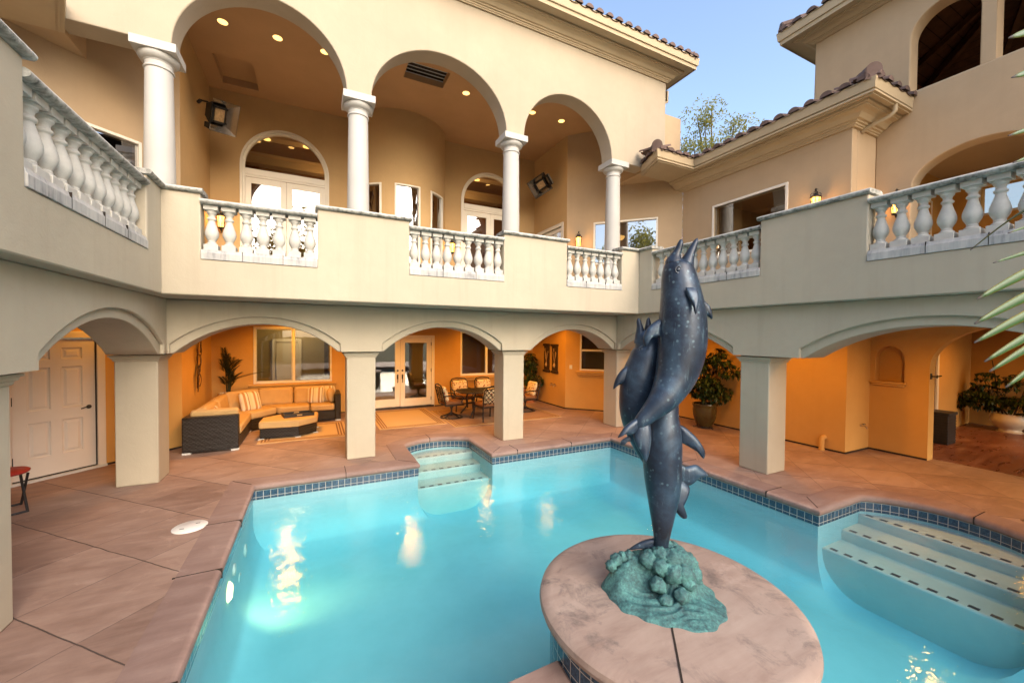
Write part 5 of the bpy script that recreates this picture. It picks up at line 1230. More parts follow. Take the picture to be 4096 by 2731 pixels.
# ================================================================== SOFA GROUP
sofa = thing("sectional_sofa", "black wicker corner sofa with tan cushions under the left window", "sofa", (0, 0, 0))
FS = [(-1.24, 8.70), (-1.24, 10.10), (-0.78, 10.62), (0.46, 10.62)]; BS = [(0.46, 11.42), (-1.42, 11.42), (-2.06, 10.78), (-2.06, 8.70)]
q = MB(); q.slab(FS + BS, 0.035, 0.26); q.build("base", 'wicker', sofa, bevel=0.02)
q = MB(); q.slab([(-2.06, 8.62), (-1.24, 8.62), (-1.24, 8.74), (-2.06, 8.74)], 0.035, 0.645); q.build("arm", 'wicker', sofa, bevel=0.018)
q = MB(); q.slab([(0.44, 10.60), (0.57, 10.60), (0.57, 11.42), (0.44, 11.42)], 0.035, 0.655); q.build("arm", 'wicker', sofa, bevel=0.018)
def off(path, o): 
    P = [Vector(p) for p in path]; out = []
    for i in range(len(P)):
        d1 = (P[i] - P[i - 1]).normalized() if i else (P[1] - P[0]).normalized(); d2 = (P[i + 1] - P[i]).normalized() if i < len(P) - 1 else d1
        n = Vector((d1.y, -d1.x)) + Vector((d2.y, -d2.x)); n = n / max(n.dot(Vector((d1.y, -d1.x))), 0.3); out.append((P[i].x + n.x * o, P[i].y + n.y * o))
    return out
BP = [(-2.06, 8.74), (-2.06, 10.78), (-1.42, 11.42), (0.44, 11.42)]
q = MB(); q.slab(BP + off(BP, 0.11)[::-1], 0.10, 0.645); q.build("back", 'wicker', sofa, bevel=0.018)
seats = [[(-1.22, 8.76), (-1.22, 10.08), (-1.93, 10.30), (-1.93, 8.76)], [(-1.22, 10.10), (-0.78, 10.60), (-1.30, 11.29), (-1.94, 10.66), (-1.94, 10.32)], [(-0.76, 10.60), (-0.12, 10.60), (-0.12, 11.30), (-1.28, 11.30)], [(-0.10, 10.60), (0.43, 10.60), (0.43, 11.30), (-0.10, 11.30)]]
for p in seats:
    q = MB(); q.slab(p, 0.262, 0.42); q.build("seat_cushion", 'cushion', sofa, bevel=0.045, seg=4)
for c, sz, rz in (((-1.80, 9.25, 0.58), (0.95, 0.20, 0.40), pi / 2), ((-1.80, 10.2, 0.58), (0.9, 0.20, 0.40), pi / 2), ((-1.50, 10.93, 0.60), (0.80, 0.20, 0.42), pi / 4), ((-0.85, 11.16, 0.60), (0.74, 0.2, 0.42), 0.0), ((-0.10, 11.17, 0.60), (0.74, 0.2, 0.42), 0.0)):
    q = MB(); R = Matrix.Translation(Vector(c)) @ Matrix.Rotation(rz, 4, 'Z') @ Matrix.Rotation(radians(-10), 4, 'X')
    q.box(-sz[0] / 2, sz[0] / 2, -sz[1] / 2, sz[1] / 2, -sz[2] / 2, sz[2] / 2, R); q.build("back_cushion", 'cushion', sofa, bevel=0.075, seg=4)
q = MB(); R = Matrix.Translation((-1.62, 8.84, 0.55)) @ Matrix.Rotation(radians(8), 4, 'X'); q.box(-0.36, 0.36, -0.075, 0.075, -0.2, 0.2, R); q.build("back_cushion", 'cushion', sofa, bevel=0.06, seg=4)
q = MB()
for x, y in ((-2.0, 8.68), (-1.3, 8.68), (-1.30, 10.13), (0.50, 10.65), (-1.0, 10.52)): q.box(x - 0.06, x + 0.06, y - 0.045, y + 0.045, 0.0, 0.035)
q.build("foot", 'slat', sofa)
def pillow(name, c, size, rz, tilt, mat, label, cat="pillow", group=None, roll=0.0, e=0.42):
    q = MB(); superpillow(q, (0, 0, 0), size, 0, 0, e); o = q.build(name, mat, None, sharp=80)
    o.matrix_world = Matrix.Translation(Vector(c)) @ Matrix.Rotation(rz, 4, 'Z') @ Matrix.Rotation(tilt, 4, 'X') @ Matrix.Rotation(roll, 4, 'Y')
    return tag(o, label, cat, group)
G = "striped cushions on the corner sofa"
pillow("throw_pillow", (-1.30, 10.55, 0.60), (0.44, 0.44, 0.15), radians(40), radians(70), 'striped', "striped pillow leaning in the inner corner of the sofa", group=G)
pillow("throw_pillow", (0.03, 11.02, 0.60), (0.40, 0.40, 0.14), radians(-8), radians(68), 'striped', "left striped pillow of the pair near the sofa's right arm", group=G)
pillow("throw_pillow", (0.27, 11.06, 0.61), (0.40, 0.40, 0.14), radians(6), radians(70), 'striped', "right striped pillow of the pair, next to the round bolster", group=G)
pillow("throw_pillow", (-1.72, 9.22, 0.58), (0.42, 0.36, 0.14), radians(70), radians(50), 'striped', "crumpled striped pillow lying behind the wicker arm panel", group=G)
pillow("bolster", (0.36, 10.86, 0.60), (0.36, 0.36, 0.19), radians(75), radians(80), 'cushion', "round tan bolster against the sofa's right arm", e=0.95)
ott = thing("ottoman", "low black wicker ottoman with tan top in front of the sofa", "ottoman")
OT = [(-1.0, 9.23), (-0.30, 9.15), (0.04, 9.45), (0.06, 9.97), (-0.56, 10.06), (-0.98, 9.72)]
cxo = sum(p[0] for p in OT) / 6; cyo = sum(p[1] for p in OT) / 6
q = MB(); q.slab([(cxo + (x - cxo) * 0.97, cyo + (y - cyo) * 0.97) for x, y in OT], 0.03, 0.225); q.build("base", 'wicker', ott, bevel=0.01)
q = MB(); q.slab([(cxo + (x - cxo) * 1.01, cyo + (y - cyo) * 1.01) for x, y in OT], 0.227, 0.365); q.build("cushion", 'cushion', ott, bevel=0.03, seg=3)
q = MB()
for x, y in OT: q.box(cxo + (x - cxo) * 0.93 - 0.05, cxo + (x - cxo) * 0.93 + 0.05, cyo + (y - cyo) * 0.93 - 0.03, cyo + (y - cyo) * 0.93 + 0.03, 0.0, 0.03)
q.build("foot", 'slat', ott)
tr = thing("serving_tray", "dark rectangular serving tray with cut handles on the ottoman", "tray", (-0.33, 9.66, 0.367), radians(12))
q = MB(); q.box(-0.27, 0.27, -0.17, 0.17, 0.0, 0.012); q.build("tray_floor", 'artwood', tr)
q = MB(); q.box(-0.285, -0.265, -0.185, 0.185, 0.0, 0.065); q.box(0.265, 0.285, -0.185, 0.185, 0.0, 0.065); q.box(-0.265, 0.265, -0.185, -0.165, 0.0, 0.06); q.box(-0.265, 0.265, 0.165, 0.185, 0.0, 0.06); q.build("rim", 'ironblack', tr)
q = MB(); q.box(-0.05, 0.05, -0.187, -0.184, 0.028, 0.05); q.box(-0.05, 0.05, 0.160, 0.164, 0.028, 0.05); q.build("handle_slot", 'cushion', tr)

def rug(name, x0, x1, y0, y1, mat, label):
    q = MB(); nx = 2; v = [(x0, y0), (x1, y0), (x1, y1), (x0, y1)]; cx_, cy_ = (x0 + x1) / 2, (y0 + y1) / 2; h = min(x1 - x0, y1 - y0) / 2
    def uv(x, y): return (min(x - x0, x1 - x), min(y - y0, y1 - y))
    xs = [x0, x0 + h * 0.5, cx_, x1 - h * 0.5, x1]; ys = [y0, y0 + h * 0.5, cy_, y1 - h * 0.5, y1]
    for i in range(4):
        for j in range(4):
            pts = [(xs[i], ys[j]), (xs[i + 1], ys[j]), (xs[i + 1], ys[j + 1]), (xs[i], ys[j + 1])]
            q.face([(x, y, 0.012) for x, y in pts], [uv(x, y) for x, y in pts])
    for a, b_ in zip(v, v[1:] + v[:1]): q.face([(a[0], a[1], 0.012), (a[0], a[1], 0.002), (b_[0], b_[1], 0.002), (b_[0], b_[1], 0.012)], [(0.02, 0.02)] * 4)
    return tag(q.build(name, mat), label, "rug")
rug("rug", -1.0, 0.62, 8.90, 10.42, 'rug', "tan rug with dark stripe border partly under the ottoman")
rug("rug", 1.28, 2.83, 9.14, 11.38, 'rug', "plain tan rug with striped border before the french doors")
rug("rug", 2.87, 5.80, 8.70, 10.88, 'rug2', "large striped border rug under the dining table")

# ================================================================== DINING GROUP
tb = thing("dining_table", "dark cast metal dining table with slatted oval top", "table", (4.22, 9.86, 0))
q = MB(); tp = [(0.90 * math.copysign(abs(cos(a)) ** 0.55, cos(a)), 0.50 * math.copysign(abs(sin(a)) ** 0.55, sin(a))) for a in [2 * pi * i / 48 for i in range(48)]]
q.slab(tp, 0.63, 0.66); q.build("tabletop", 'bronze', tb, bevel=0.006)
q = MB()
for i in range(13): y = -0.42 + i * 0.07; w = 0.90 * (1 - (abs(y) / 0.5) ** 3.6) ** 0.27 - 0.06; q.box(-w, w, y - 0.004, y + 0.004, 0.6602, 0.6625)
q.build("slat_groove", 'int_dark', tb)
for sx in (-1, 1):
    for sy in (-1, 1):
        q = MB(); q.tube([(sx * 0.50, sy * 0.24, 0.63), (sx * 0.56, sy * 0.28, 0.45), (sx * 0.55, sy * 0.27, 0.22), (sx * 0.70, sy * 0.36, 0.0)], 0.022, 10); q.build("leg", 'bronze', tb)
q = MB(); q.tube([(-0.52, -0.25, 0.3), (-0.2, 0.0, 0.36), (0.2, 0.0, 0.36), (0.52, 0.25, 0.3)], 0.014, 8); q.tube([(-0.52, 0.25, 0.3), (-0.2, 0.0, 0.36), (0.2, 0.0, 0.36), (0.52, -0.25, 0.3)], 0.014, 8); q.build("stretcher", 'bronze', tb)
def dining_chair(x, y, rz, swivel, label):
    """faces local +X"""
    t = thing("dining_chair", label, "chair", (x, y, 0), rz, "cast metal chairs round the dining table")
    sh = 0.36
    q = MB(); q.box(-0.24, 0.25, -0.25, 0.25, sh - 0.03, sh); q.build("seat_frame", 'bronze', t, bevel=0.015)
    q = MB(); q.box(-0.23, 0.245, -0.24, 0.24, sh, sh + 0.085); q.build("seat_cushion", 'chairseat', t, bevel=0.035, seg=3)
    bx = lambda z: -0.24 - 0.12 * (z - sh) / 0.5
    q = MB(); out = [(bx(sh), -0.24, sh - 0.02), (bx(0.6), -0.255, 0.60), (bx(0.78), -0.25, 0.78), (bx(0.86), -0.19, 0.855), (bx(0.88), 0.0, 0.885), (bx(0.86), 0.19, 0.855), (bx(0.78), 0.25, 0.78), (bx(0.6), 0.255, 0.6), (bx(sh), 0.24, sh - 0.02)]
    q.tube(out, 0.017, 8); q.tube([(bx(0.80), -0.245, 0.80), (bx(0.815), 0, 0.815), (bx(0.80), 0.245, 0.80)], 0.012, 8); q.build("back_frame", 'bronze', t)
    q = MB(); nd = 5
    for i in range(-4, 9):
        for s in (-1, 1):
            pts = []
            for k in range(9):
                z = 0.42 + (0.80 - 0.42) * k / 8; y = -0.36 + i * 0.12 + s * (z - 0.61) * 1.05
                if -0.245 < y < 0.245: pts.append((bx(z) + 0.008 * s, y, z))
            if len(pts) > 1: q.tube(pts, 0.008, 5)
    q.build("lattice", 'bronze', t)
    for s in (-1, 1):
        q = MB(); q.tube([(bx(0.62), s * 0.255, 0.60), (-0.05, s * 0.29, 0.595), (0.17, s * 0.285, 0.58), (0.22, s * 0.28, 0.52), (0.16, s * 0.265, 0.44), (0.20, s * 0.25, sh)], 0.015, 8); q.build("arm", 'bronze', t)
    if swivel:
        q = MB(); q.lathe([(0.05, 0.27), (0.06, 0.33), (0.10, 0.335)], (0, 0, 0), 12); q.lathe([(0.025, 0.06), (0.03, 0.12), (0.022, 0.2), (0.035, 0.27)], (0, 0, 0), 12); q.build("pedestal", 'bronze', t)
        q = MB(); q.tube([(0.27 * cos(a), 0.27 * sin(a), 0.02) for a in [2 * pi * i / 32 for i in range(33)]], 0.02, 8)
        for a in (0.5, 2.07, 3.64, 5.21): q.tube([(0.02 * cos(a), 0.02 * sin(a), 0.13), (0.12 * cos(a), 0.12 * sin(a), 0.08), (0.27 * cos(a), 0.27 * sin(a), 0.025)], 0.016, 8)
        q.build("base_ring", 'bronze', t)
    else:
        for sx, sy in ((1, 1), (1, -1), (-1, 1), (-1, -1)):
            q = MB(); q.tube([(sx * 0.21, sy * 0.22, sh - 0.02), (sx * 0.23, sy * 0.235, 0.18), (sx * 0.24 + (-0.03 if sx < 0 else 0.02), sy * 0.25, 0.0)], 0.019, 8); q.build("leg", 'bronze', t)
    return t
CH = [(3.14, 9.82, radians(4), True, "swivel chair at the left end of the dining table"), (3.86, 9.20, radians(97), False, "lattice backed chair on the near side, turned away from the pool"),
      (3.72, 10.66, radians(-92), False, "left chair of the pair on the window side of the dining table"), (4.48, 10.66, radians(-88), False, "chair half behind the stone pier, on the window side of the table"), (5.30, 9.84, radians(183), True, "swivel chair at the right end of the table, in front of the corner plant")]
for x, y, rz, sw, l in CH:
    dining_chair(x, y, rz, sw, l)
    k = {3.14: "left end swivel chair", 3.86: "near side lattice chair", 3.72: "left window side chair", 4.48: "right window side chair", 5.30: "right end swivel chair"}[x]
    c = (x - 0.215 * cos(rz), y - 0.215 * sin(rz), 0.625)
    pillow("chair_pillow", c, (0.44, 0.40, 0.13), rz - pi / 2, radians(-76), 'floral', "cream floral pillow on the " + k, group="floral pillows on the dining chairs")

# ================================================================== PLANTS
def leaf(mb, p, d, up, ln, w, fold=0.15, droop=0.2):
    d = d.normalized(); s = d.cross(up)
    if s.length < 1e-3: s = d.orthogonal()
    s.normalize(); n = s.cross(d)
    a = mb.bm.verts.new(p); m1 = mb.bm.verts.new(p + d * ln * 0.45 + s * w * 0.5 + n * w * fold); m2 = mb.bm.verts.new(p + d * ln * 0.45 - s * w * 0.5 + n * w * fold)
    mid = mb.bm.verts.new(p + d * ln * 0.5 - n * ln * droop * 0.2); e = mb.bm.verts.new(p + d * ln - n * ln * droop)
    for f in ((a, m1, mid), (a, mid, m2), (m1, e, mid), (mid, e, m2)): mb.bm.faces.new(f)
def rdir(r):
    z = r.uniform(-1, 1); a = r.uniform(0, 2 * pi); k = sqrt(1 - z * z); return Vector((k * cos(a), k * sin(a), z))
def palmate(mb, p, d, r, n=7, ln=0.11, w=0.045):
    up = Vector((0, 0, 1)); s = d.cross(up); s = s.normalized() if s.length > 1e-3 else Vector((1, 0, 0)); t = s.cross(d).normalized()
    for i in range(n):
        a = 2 * pi * i / n + r.uniform(-0.2, 0.2); q_ = (s * cos(a) + t * sin(a) * 0.6 + d * 0.35 + Vector((0, 0, -0.45))).normalized()
        leaf(mb, p, q_, up, ln * r.uniform(0.8, 1.15), w, 0.1, 0.25)
def pot(parent, prof, mat, name="pot", seg=36):
    q = MB(); q.lathe(prof, (0, 0, 0), seg); q.build(name, mat, parent, sharp=50)
def schefflera(name, label, loc, blobs, nl, potprof, potmat, seed, trunk_pts, lsz=0.11, stand=False, cat="potted plant", soil_z=0.5, soil_r=0.2):
    t = thing(name, label, cat, loc); r = random.Random(seed)
    pot(t, potprof, potmat); q = MB(); q.lathe([(0.0, soil_z), (soil_r, soil_z - 0.01)], (0, 0, 0), 24); q.build("soil", 'soil', t)
    q = MB()
    for tp_ in trunk_pts: q.tube(tp_, 0.016, 8, 0.008)
    for c, rad in blobs:
        q.tube([trunk_pts[0][1], (Vector(trunk_pts[0][1]) + Vector(c)) / 2 + Vector((0, 0, 0.05)), c], 0.008, 6, 0.004)
    q.build("stem", 'bark', t)
    q = MB()
    tot = sum(rd[0] * rd[1] * rd[2] for _, rd in blobs)
    for c, rd in blobs:
        for i in range(int(nl * rd[0] * rd[1] * rd[2] / tot)):
            d = rdir(r); k = r.random() ** 0.45; p = Vector((c[0] + d.x * rd[0] * k, c[1] + d.y * rd[1] * k, c[2] + d.z * rd[2] * k))
            palmate(q, p, (d + Vector((0, 0, 0.4))).normalized(), r, 7, lsz, lsz * 0.42)
    q.build("foliage", 'leafdark', t, weld=False)
    if stand:
        q = MB(); q.tube([(0.17 * cos(a), 0.17 * sin(a), 0.035) for a in [2 * pi * i / 24 for i in range(25)]], 0.009, 6)
        for a in (0.4, 2.5, 4.6): q.tube([(0.15 * cos(a), 0.15 * sin(a), 0.05), (0.2 * cos(a), 0.2 * sin(a), 0.03), (0.235 * cos(a), 0.235 * sin(a), 0.008), (0.25 * cos(a), 0.25 * sin(a), 0.03), (0.225 * cos(a), 0.225 * sin(a), 0.04)], 0.008, 6)
        q.build("pot_stand", 'ironblack', t)
    return t
POTG = [(0.0, 0.05), (0.16, 0.05), (0.20, 0.12), (0.245, 0.28), (0.262, 0.42), (0.255, 0.50), (0.262, 0.515), (0.275, 0.545), (0.27, 0.57), (0.245, 0.57), (0.235, 0.54), (0.225, 0.50)]
schefflera("potted_plant", "bushy umbrella plant in a tall glazed brown pot beside the right hand pier", (8.15, 6.30, 0), [((0.0, 0.0, 0.98), (0.40, 0.40, 0.30)), ((0.12, -0.15, 0.82), (0.36, 0.38, 0.22)), ((-0.05, 0.1, 1.45), (0.30, 0.36, 0.30)), ((0.1, -0.25, 1.65), (0.26, 0.30, 0.24)), ((-0.1, 0.1, 1.85), (0.2, 0.24, 0.18)), ((-0.28, 0.42, 1.18), (0.16, 0.2, 0.14)), ((0.12, -0.48, 1.35), (0.2, 0.22, 0.2))], 330, POTG, 'glaze', 5, [[(0.02, 0, 0.5), (0.03, 0.02, 1.0), (-0.03, 0.05, 1.75)], [(-0.04, 0.05, 0.5), (0.05, -0.1, 1.1), (0.1, -0.2, 1.65)]], 0.125, True, soil_z=0.52, soil_r=0.225)
POTT = [(0.0, 0.0), (0.19, 0.0), (0.19, 0.03), (0.13, 0.035), (0.16, 0.20), (0.20, 0.38), (0.215, 0.39), (0.215, 0.43), (0.19, 0.43), (0.18, 0.40)]
schefflera("corner_plant", "climbing green plant in a terracotta pot in the corner behind the dining table", (6.12, 11.10, 0), [((0, 0, 1.35), (0.28, 0.26, 0.22)), ((0.06, 0.0, 1.0), (0.22, 0.24, 0.2)), ((0.1, -0.12, 0.68), (0.3, 0.3, 0.2)), ((-0.15, 0.05, 1.15), (0.22, 0.2, 0.2))], 170, POTT, 'terra', 9, [[(0, 0, 0.4), (0.02, 0, 0.8), (0, 0.02, 1.4)]], 0.12, False, soil_z=0.40, soil_r=0.18)
POTL = [(0.0, 0.0), (0.20, 0.0), (0.21, 0.025), (0.18, 0.03), (0.17, 0.08), (0.24, 0.15), (0.30, 0.24), (0.305, 0.33), (0.27, 0.40), (0.28, 0.43), (0.26, 0.43), (0.25, 0.40)]
schefflera("bowl_planter", "sprawling shrub with a bamboo stake in a low white bowl in the right room", (14.15, 3.05, 0), [((-0.1, 0.35, 0.75), (0.35, 0.42, 0.30)), ((-0.2, 0.75, 0.62), (0.25, 0.25, 0.22)), ((-0.15, 0.35, 1.2), (0.22, 0.22, 0.22)), ((-0.1, -0.35, 0.68), (0.3, 0.45, 0.25)), ((-0.1, -0.75, 0.72), (0.22, 0.25, 0.2)), ((0.0, -0.05, 1.15), (0.2, 0.25, 0.2)), ((0.0, -0.4, 1.45), (0.18, 0.25, 0.2)), ((0.0, -0.65, 1.65), (0.15, 0.2, 0.16))], 300, POTL, 'potwhite', 13, [[(0, 0.05, 0.4), (-0.1, 0.2, 0.7), (-0.15, 0.4, 1.2)], [(0, -0.05, 0.4), (0, -0.2, 1.0), (0, -0.6, 1.6)], [(0.02, 0.12, 0.4), (0.02, 0.22, 1.0), (0.02, 0.30, 1.62)]], 0.125, False, soil_z=0.40, soil_r=0.24)
# feather palm in the corner behind the sofa
t = thing("feather_palm", "small feather palm in a white cylinder pot in the corner behind the sofa", "potted palm", (-1.80, 11.15, 0)); r = random.Random(3)
pot(t, [(0.0, 0.0), (0.14, 0.0), (0.17, 0.35), (0.185, 0.74), (0.17, 0.745), (0.165, 0.70)], 'potwhite'); q = MB(); q.lathe([(0.0, 0.70), (0.165, 0.69)], (0, 0, 0), 20); q.build("soil", 'soil', t)
for k in range(17):
    a = r.uniform(0, 2 * pi); zb = 0.85 + 0.035 * k; el = radians(r.uniform(35, 62) + 1.2 * k); ln = r.uniform(0.36, 0.50); out = Vector((cos(a), sin(a), 0))
    if k == 4: out = Vector((0.97, -0.2, 0)); el = radians(28); ln = 0.62; zb = 0.98
    if out.x < -0.4: out.x = -0.25
    if out.y > 0.4: out.y = 0.2
    q = MB(); base = Vector((0.03 * cos(2.2 * k), 0.03 * sin(2.2 * k), 0.68)); st_ = Vector((base.x * 1.6, base.y * 1.6, zb)); pts = [base, (base + st_) / 2, st_]
    for i in range(1, 13): s_ = i / 12; pts.append(st_ + out * ln * s_ * cos(el) * (1 + 0.35 * s_) + Vector((0, 0, ln * s_ * sin(el) * (1 - 0.22 * s_))))
    q.tube(pts, 0.007, 5, 0.002)
    for i in range(3, 15):
        d = (pts[i] - pts[i - 1]).normalized(); s = d.cross(Vector((0.1, 0.2, 1))).normalized()
        for sg in (-1, 1):
            for o in (0, 0.34, 0.67):
                p = pts[i] - (pts[i] - pts[i - 1]) * o; leaf(q, p, s * sg + d * 0.8 + Vector((0, 0, 0.15)), Vector((0, 0, 1)), 0.16 * (1.1 - 0.5 * i / 14), 0.014, 0.2, 0.12)
    q.build("frond", 'leafpalm', t, weld=False)

def tree(label, loc, h, crown, n, seed, lsz, mat='leafoak', spread=1.0, trunk_h=None, name="tree", blobs=26):
    t = thing(name, label, "tree", loc); r = random.Random(seed); th = trunk_h or h * 0.45
    q = MB(); top = Vector((0, 0, h * 0.86)); q.tube([(0, 0, 0), (0.05 * h * 0.1, 0, th * 0.5), (0.02 * h, 0.01 * h, th), tuple(top)], 0.03 * h, 10, 0.004 * h)
    cs = []
    for i in range(blobs):
        d = rdir(r); k = r.random() ** 0.5; c = Vector((d.x * crown * k, d.y * crown * k, h * 0.64 + d.z * h * 0.36 * k)); cs.append((c, crown * r.uniform(0.16, 0.36)))
        st = Vector((0.02 * h, 0.01 * h, th * r.uniform(0.75, 1.35))); q.tube([st, (st + c) / 2 + Vector((0, 0, 0.04 * h)), c], 0.008 * h, 6, 0.0015 * h)
    q.build("trunk", 'bark', t); q = MB()
    for i in range(n):
        c, rad = cs[i % blobs]; d = rdir(r); p = c + d * rad * r.random() ** 0.4 * 1.25
        leaf(q, p, rdir(r), Vector((0, 0, 1)), lsz * r.uniform(0.7, 1.3), lsz * 0.55, 0.1, 0.1)
    q.build("crown", mat, t, weld=False); return t
tree("loose olive green tree behind the tiled roof, against the sky", (26.6, 20.3, 0), 19.2, 3.3, 17000, 21, 0.21, blobs=80)
RG = "trees reflected in the loggia door glass"
tree("tree behind the camera mirrored in the left arched door", (-2.6, -13, 0), 11.5, 3.6, 4200, 31, 0.34, 'leafoak')
tree("tree behind the camera mirrored in the corner window panes", (-14.5, -9.5, 0), 13.5, 4.2, 4200, 33, 0.40)
tree("tree behind the camera mirrored in the right arched door", (13.5, -13, 0), 10.5, 3.6, 3600, 35, 0.36)

# broad palm blades reaching in from the right
pm = thing("yucca_plant", "pointed green and yellow blades reaching in at the right edge", "plant", (2.75, 0.35, 0)); r = random.Random(8)
q = MB(); q.tube([(0, 0, 0), (0.03, 0.0, 1.0), (0.0, 0, 2.2), (0.0, 0.0, 3.4)], 0.07, 10, 0.03); q.lathe([(0.0, 0.0), (0.2, 0.0), (0.24, 0.35), (0.2, 0.36)], (0, 0, 0), 20); q.build("trunk", 'bark', pm)
def blade(base, tip, w, sag):
    q = MB(); b_ = Vector(base); e = Vector(tip); n = 14; rows = []
    ax = (e - b_); L = ax.length; view = Vector((0.44, 0.9, 0)); s = ax.cross(view).normalized(); up = s.cross(ax).normalized()
    for i in range(n + 1):
        t_ = i / n; p = b_ + ax * t_ + Vector((0, 0, sag * sin(pi * t_))); ww = w * (0.55 + 0.75 * t_ - 1.15 * t_ ** 3) if t_ < 0.999 else 0.002; ww = max(ww, 0.0025)
        rows.append([(q.bm.verts.new(p + s * ww * k + view.normalized() * (-0.25 * ww * (1 - abs(k)))), ((k + 1) / 2, t_)) for k in (-1, -0.5, 0, 0.5, 1)])
    for A, B in zip(rows, rows[1:]):
        for k in range(4):
            f = q.bm.faces.new((A[k][0], A[k + 1][0], B[k + 1][0], B[k][0]))
            for l, u in zip(f.loops, (A[k][1], A[k + 1][1], B[k + 1][1], B[k][1])): l[q.uv].uv = u
    o = q.build("blade", 'blade', pm, weld=False); sol = o.modifiers.new("thick", 'SOLIDIFY'); sol.thickness = 0.004; return o
PB = Vector((2.75, 0.35, 0))
for tx, ty, tz, w in ((2.233, 0.569, 2.253, .026), (2.226, 0.572, 2.160, .026), (2.227, 0.571, 2.089, .026), (2.264, 0.553, 2.018, .024), (2.282, 0.544, 1.981, .022), (2.339, 0.516, 1.922, .022), (2.325, 0.523, 3.075, .028), (2.31, 0.530, 3.22, .030), (2.318, 0.525, 2.86, .018), (2.335, 0.515, 2.76, .016), (2.285, 0.543, 2.389, .012), (2.33, 0.52, 2.50, .010)):
    blade((0.0, 0.0, tz + (0.24 if tz < 2.3 else 0.10)), Vector((tx, ty, tz)) - PB, w, 0.02)
for k in range(12):
    a = radians(-48) + k * radians(9); blade((0.0, 0, 2.1 + 0.09 * (k * 5 % 12)), (0.62 * cos(a), 0.62 * sin(a), 1.95 + 0.09 * (k * 5 % 12)), 0.026, 0.06)

# ================================================================== SMALL THINGS
t = thing("folding_stool", "folding stool with red round seat cut off by the near left pier", "stool", (-3.22, 6.75, 0), radians(35))
q = MB(); q.lathe([(0.0, 0.44), (0.15, 0.44), (0.17, 0.455), (0.172, 0.475), (0.15, 0.49), (0.0, 0.492)], (0, 0, 0), 28); q.build("seat", 'red', t)
for sx in (-1, 1):
    q = MB(); q.tube([(sx * 0.13, -0.12, 0.44), (sx * 0.13, 0.19, 0.0)], 0.013, 8); q.build("leg", 'blackplastic', t); q = MB(); q.tube([(sx * 0.11, 0.12, 0.44), (sx * 0.11, -0.19, 0.0)], 0.013, 8); q.build("leg", 'blackplastic', t)
q = MB(); q.tube([(-0.13, 0.19, 0.012), (0.13, 0.19, 0.012)], 0.012, 8); q.tube([(-0.11, -0.19, 0.012), (0.11, -0.19, 0.012)], 0.012, 8); q.build("foot_bar", 'blackplastic', t)
t = thing("waste_bin", "black slatted bin just inside the right hand archway", "bin", (11.42, 3.36, 0))
q = MB(); q.box(-0.2, 0.2, -0.16, 0.16, 0.0, 0.58); q.build("bin_body", 'blackplastic', t, bevel=0.01); q = MB(); q.box(-0.22, 0.22, -0.18, 0.18, 0.58, 0.64); q.build("lid", 'blackplastic', t, bevel=0.012)
q = MB()
for i in range(9): q.box(-0.205, 0.205, -0.165, 0.165, 0.06 + i * 0.055, 0.075 + i * 0.055)
q.build("rib", 'ironblack', t)

# ================================================================== DOLPHIN STATUE
SB = Vector((2.2, 2.05, 0.0)); RT = Vector((cos(YAW), -sin(YAW), 0)); FW = Vector((sin(YAW), cos(YAW), 0))
stat = thing("dolphin_statue", "dark bronze statue of three twined leaping dolphins on a green wave base", "statue", (2.2, 2.05, 0.3))
def SP(u, w, z): return SB + RT * u + FW * w + Vector((0, 0, z)) - Vector((2.2, 2.05, 0.3))
def crom(P, n):
    out = []
    for i in range(len(P) - 1):
        p0, p1, p2, p3 = P[max(i - 1, 0)], P[i], P[i + 1], P[min(i + 2, len(P) - 1)]
        for k in range(n):
            t = k / n; out.append(tuple(0.5 * (2 * b + (c - a) * t + (2 * a - 5 * b + 4 * c - d) * t * t + (3 * b - a - 3 * c + d) * t ** 3) for a, b, c, d in zip(p0, p1, p2, p3)))
    out.append(P[-1]); return out
def body(mb, stations, depth=0.92, n=7, seg=28):
    """stations (u, w, z, radius): a smooth tapering sweep, closed at both ends"""
    S = crom(stations, n); pts = [SP(*s[:3]) for s in S]; rings = []
    for i, (p, s) in enumerate(zip(pts, S)):
        t = (pts[min(i + 1, len(pts) - 1)] - pts[max(i - 1, 0)]).normalized(); a = t.cross(FW).normalized(); b = a.cross(t).normalized(); r = max(s[3], 0.002)
        rings.append([mb.bm.verts.new(p + a * r * cos(2 * pi * k / seg) + b * r * depth * sin(2 * pi * k / seg)) for k in range(seg)])
    for A, B in zip(rings, rings[1:]):
        for k in range(seg): mb.bm.faces.new((A[k], A[(k + 1) % seg], B[(k + 1) % seg], B[k]))
    mb.bm.faces.new(rings[0][::-1]); mb.bm.faces.new(rings[-1])
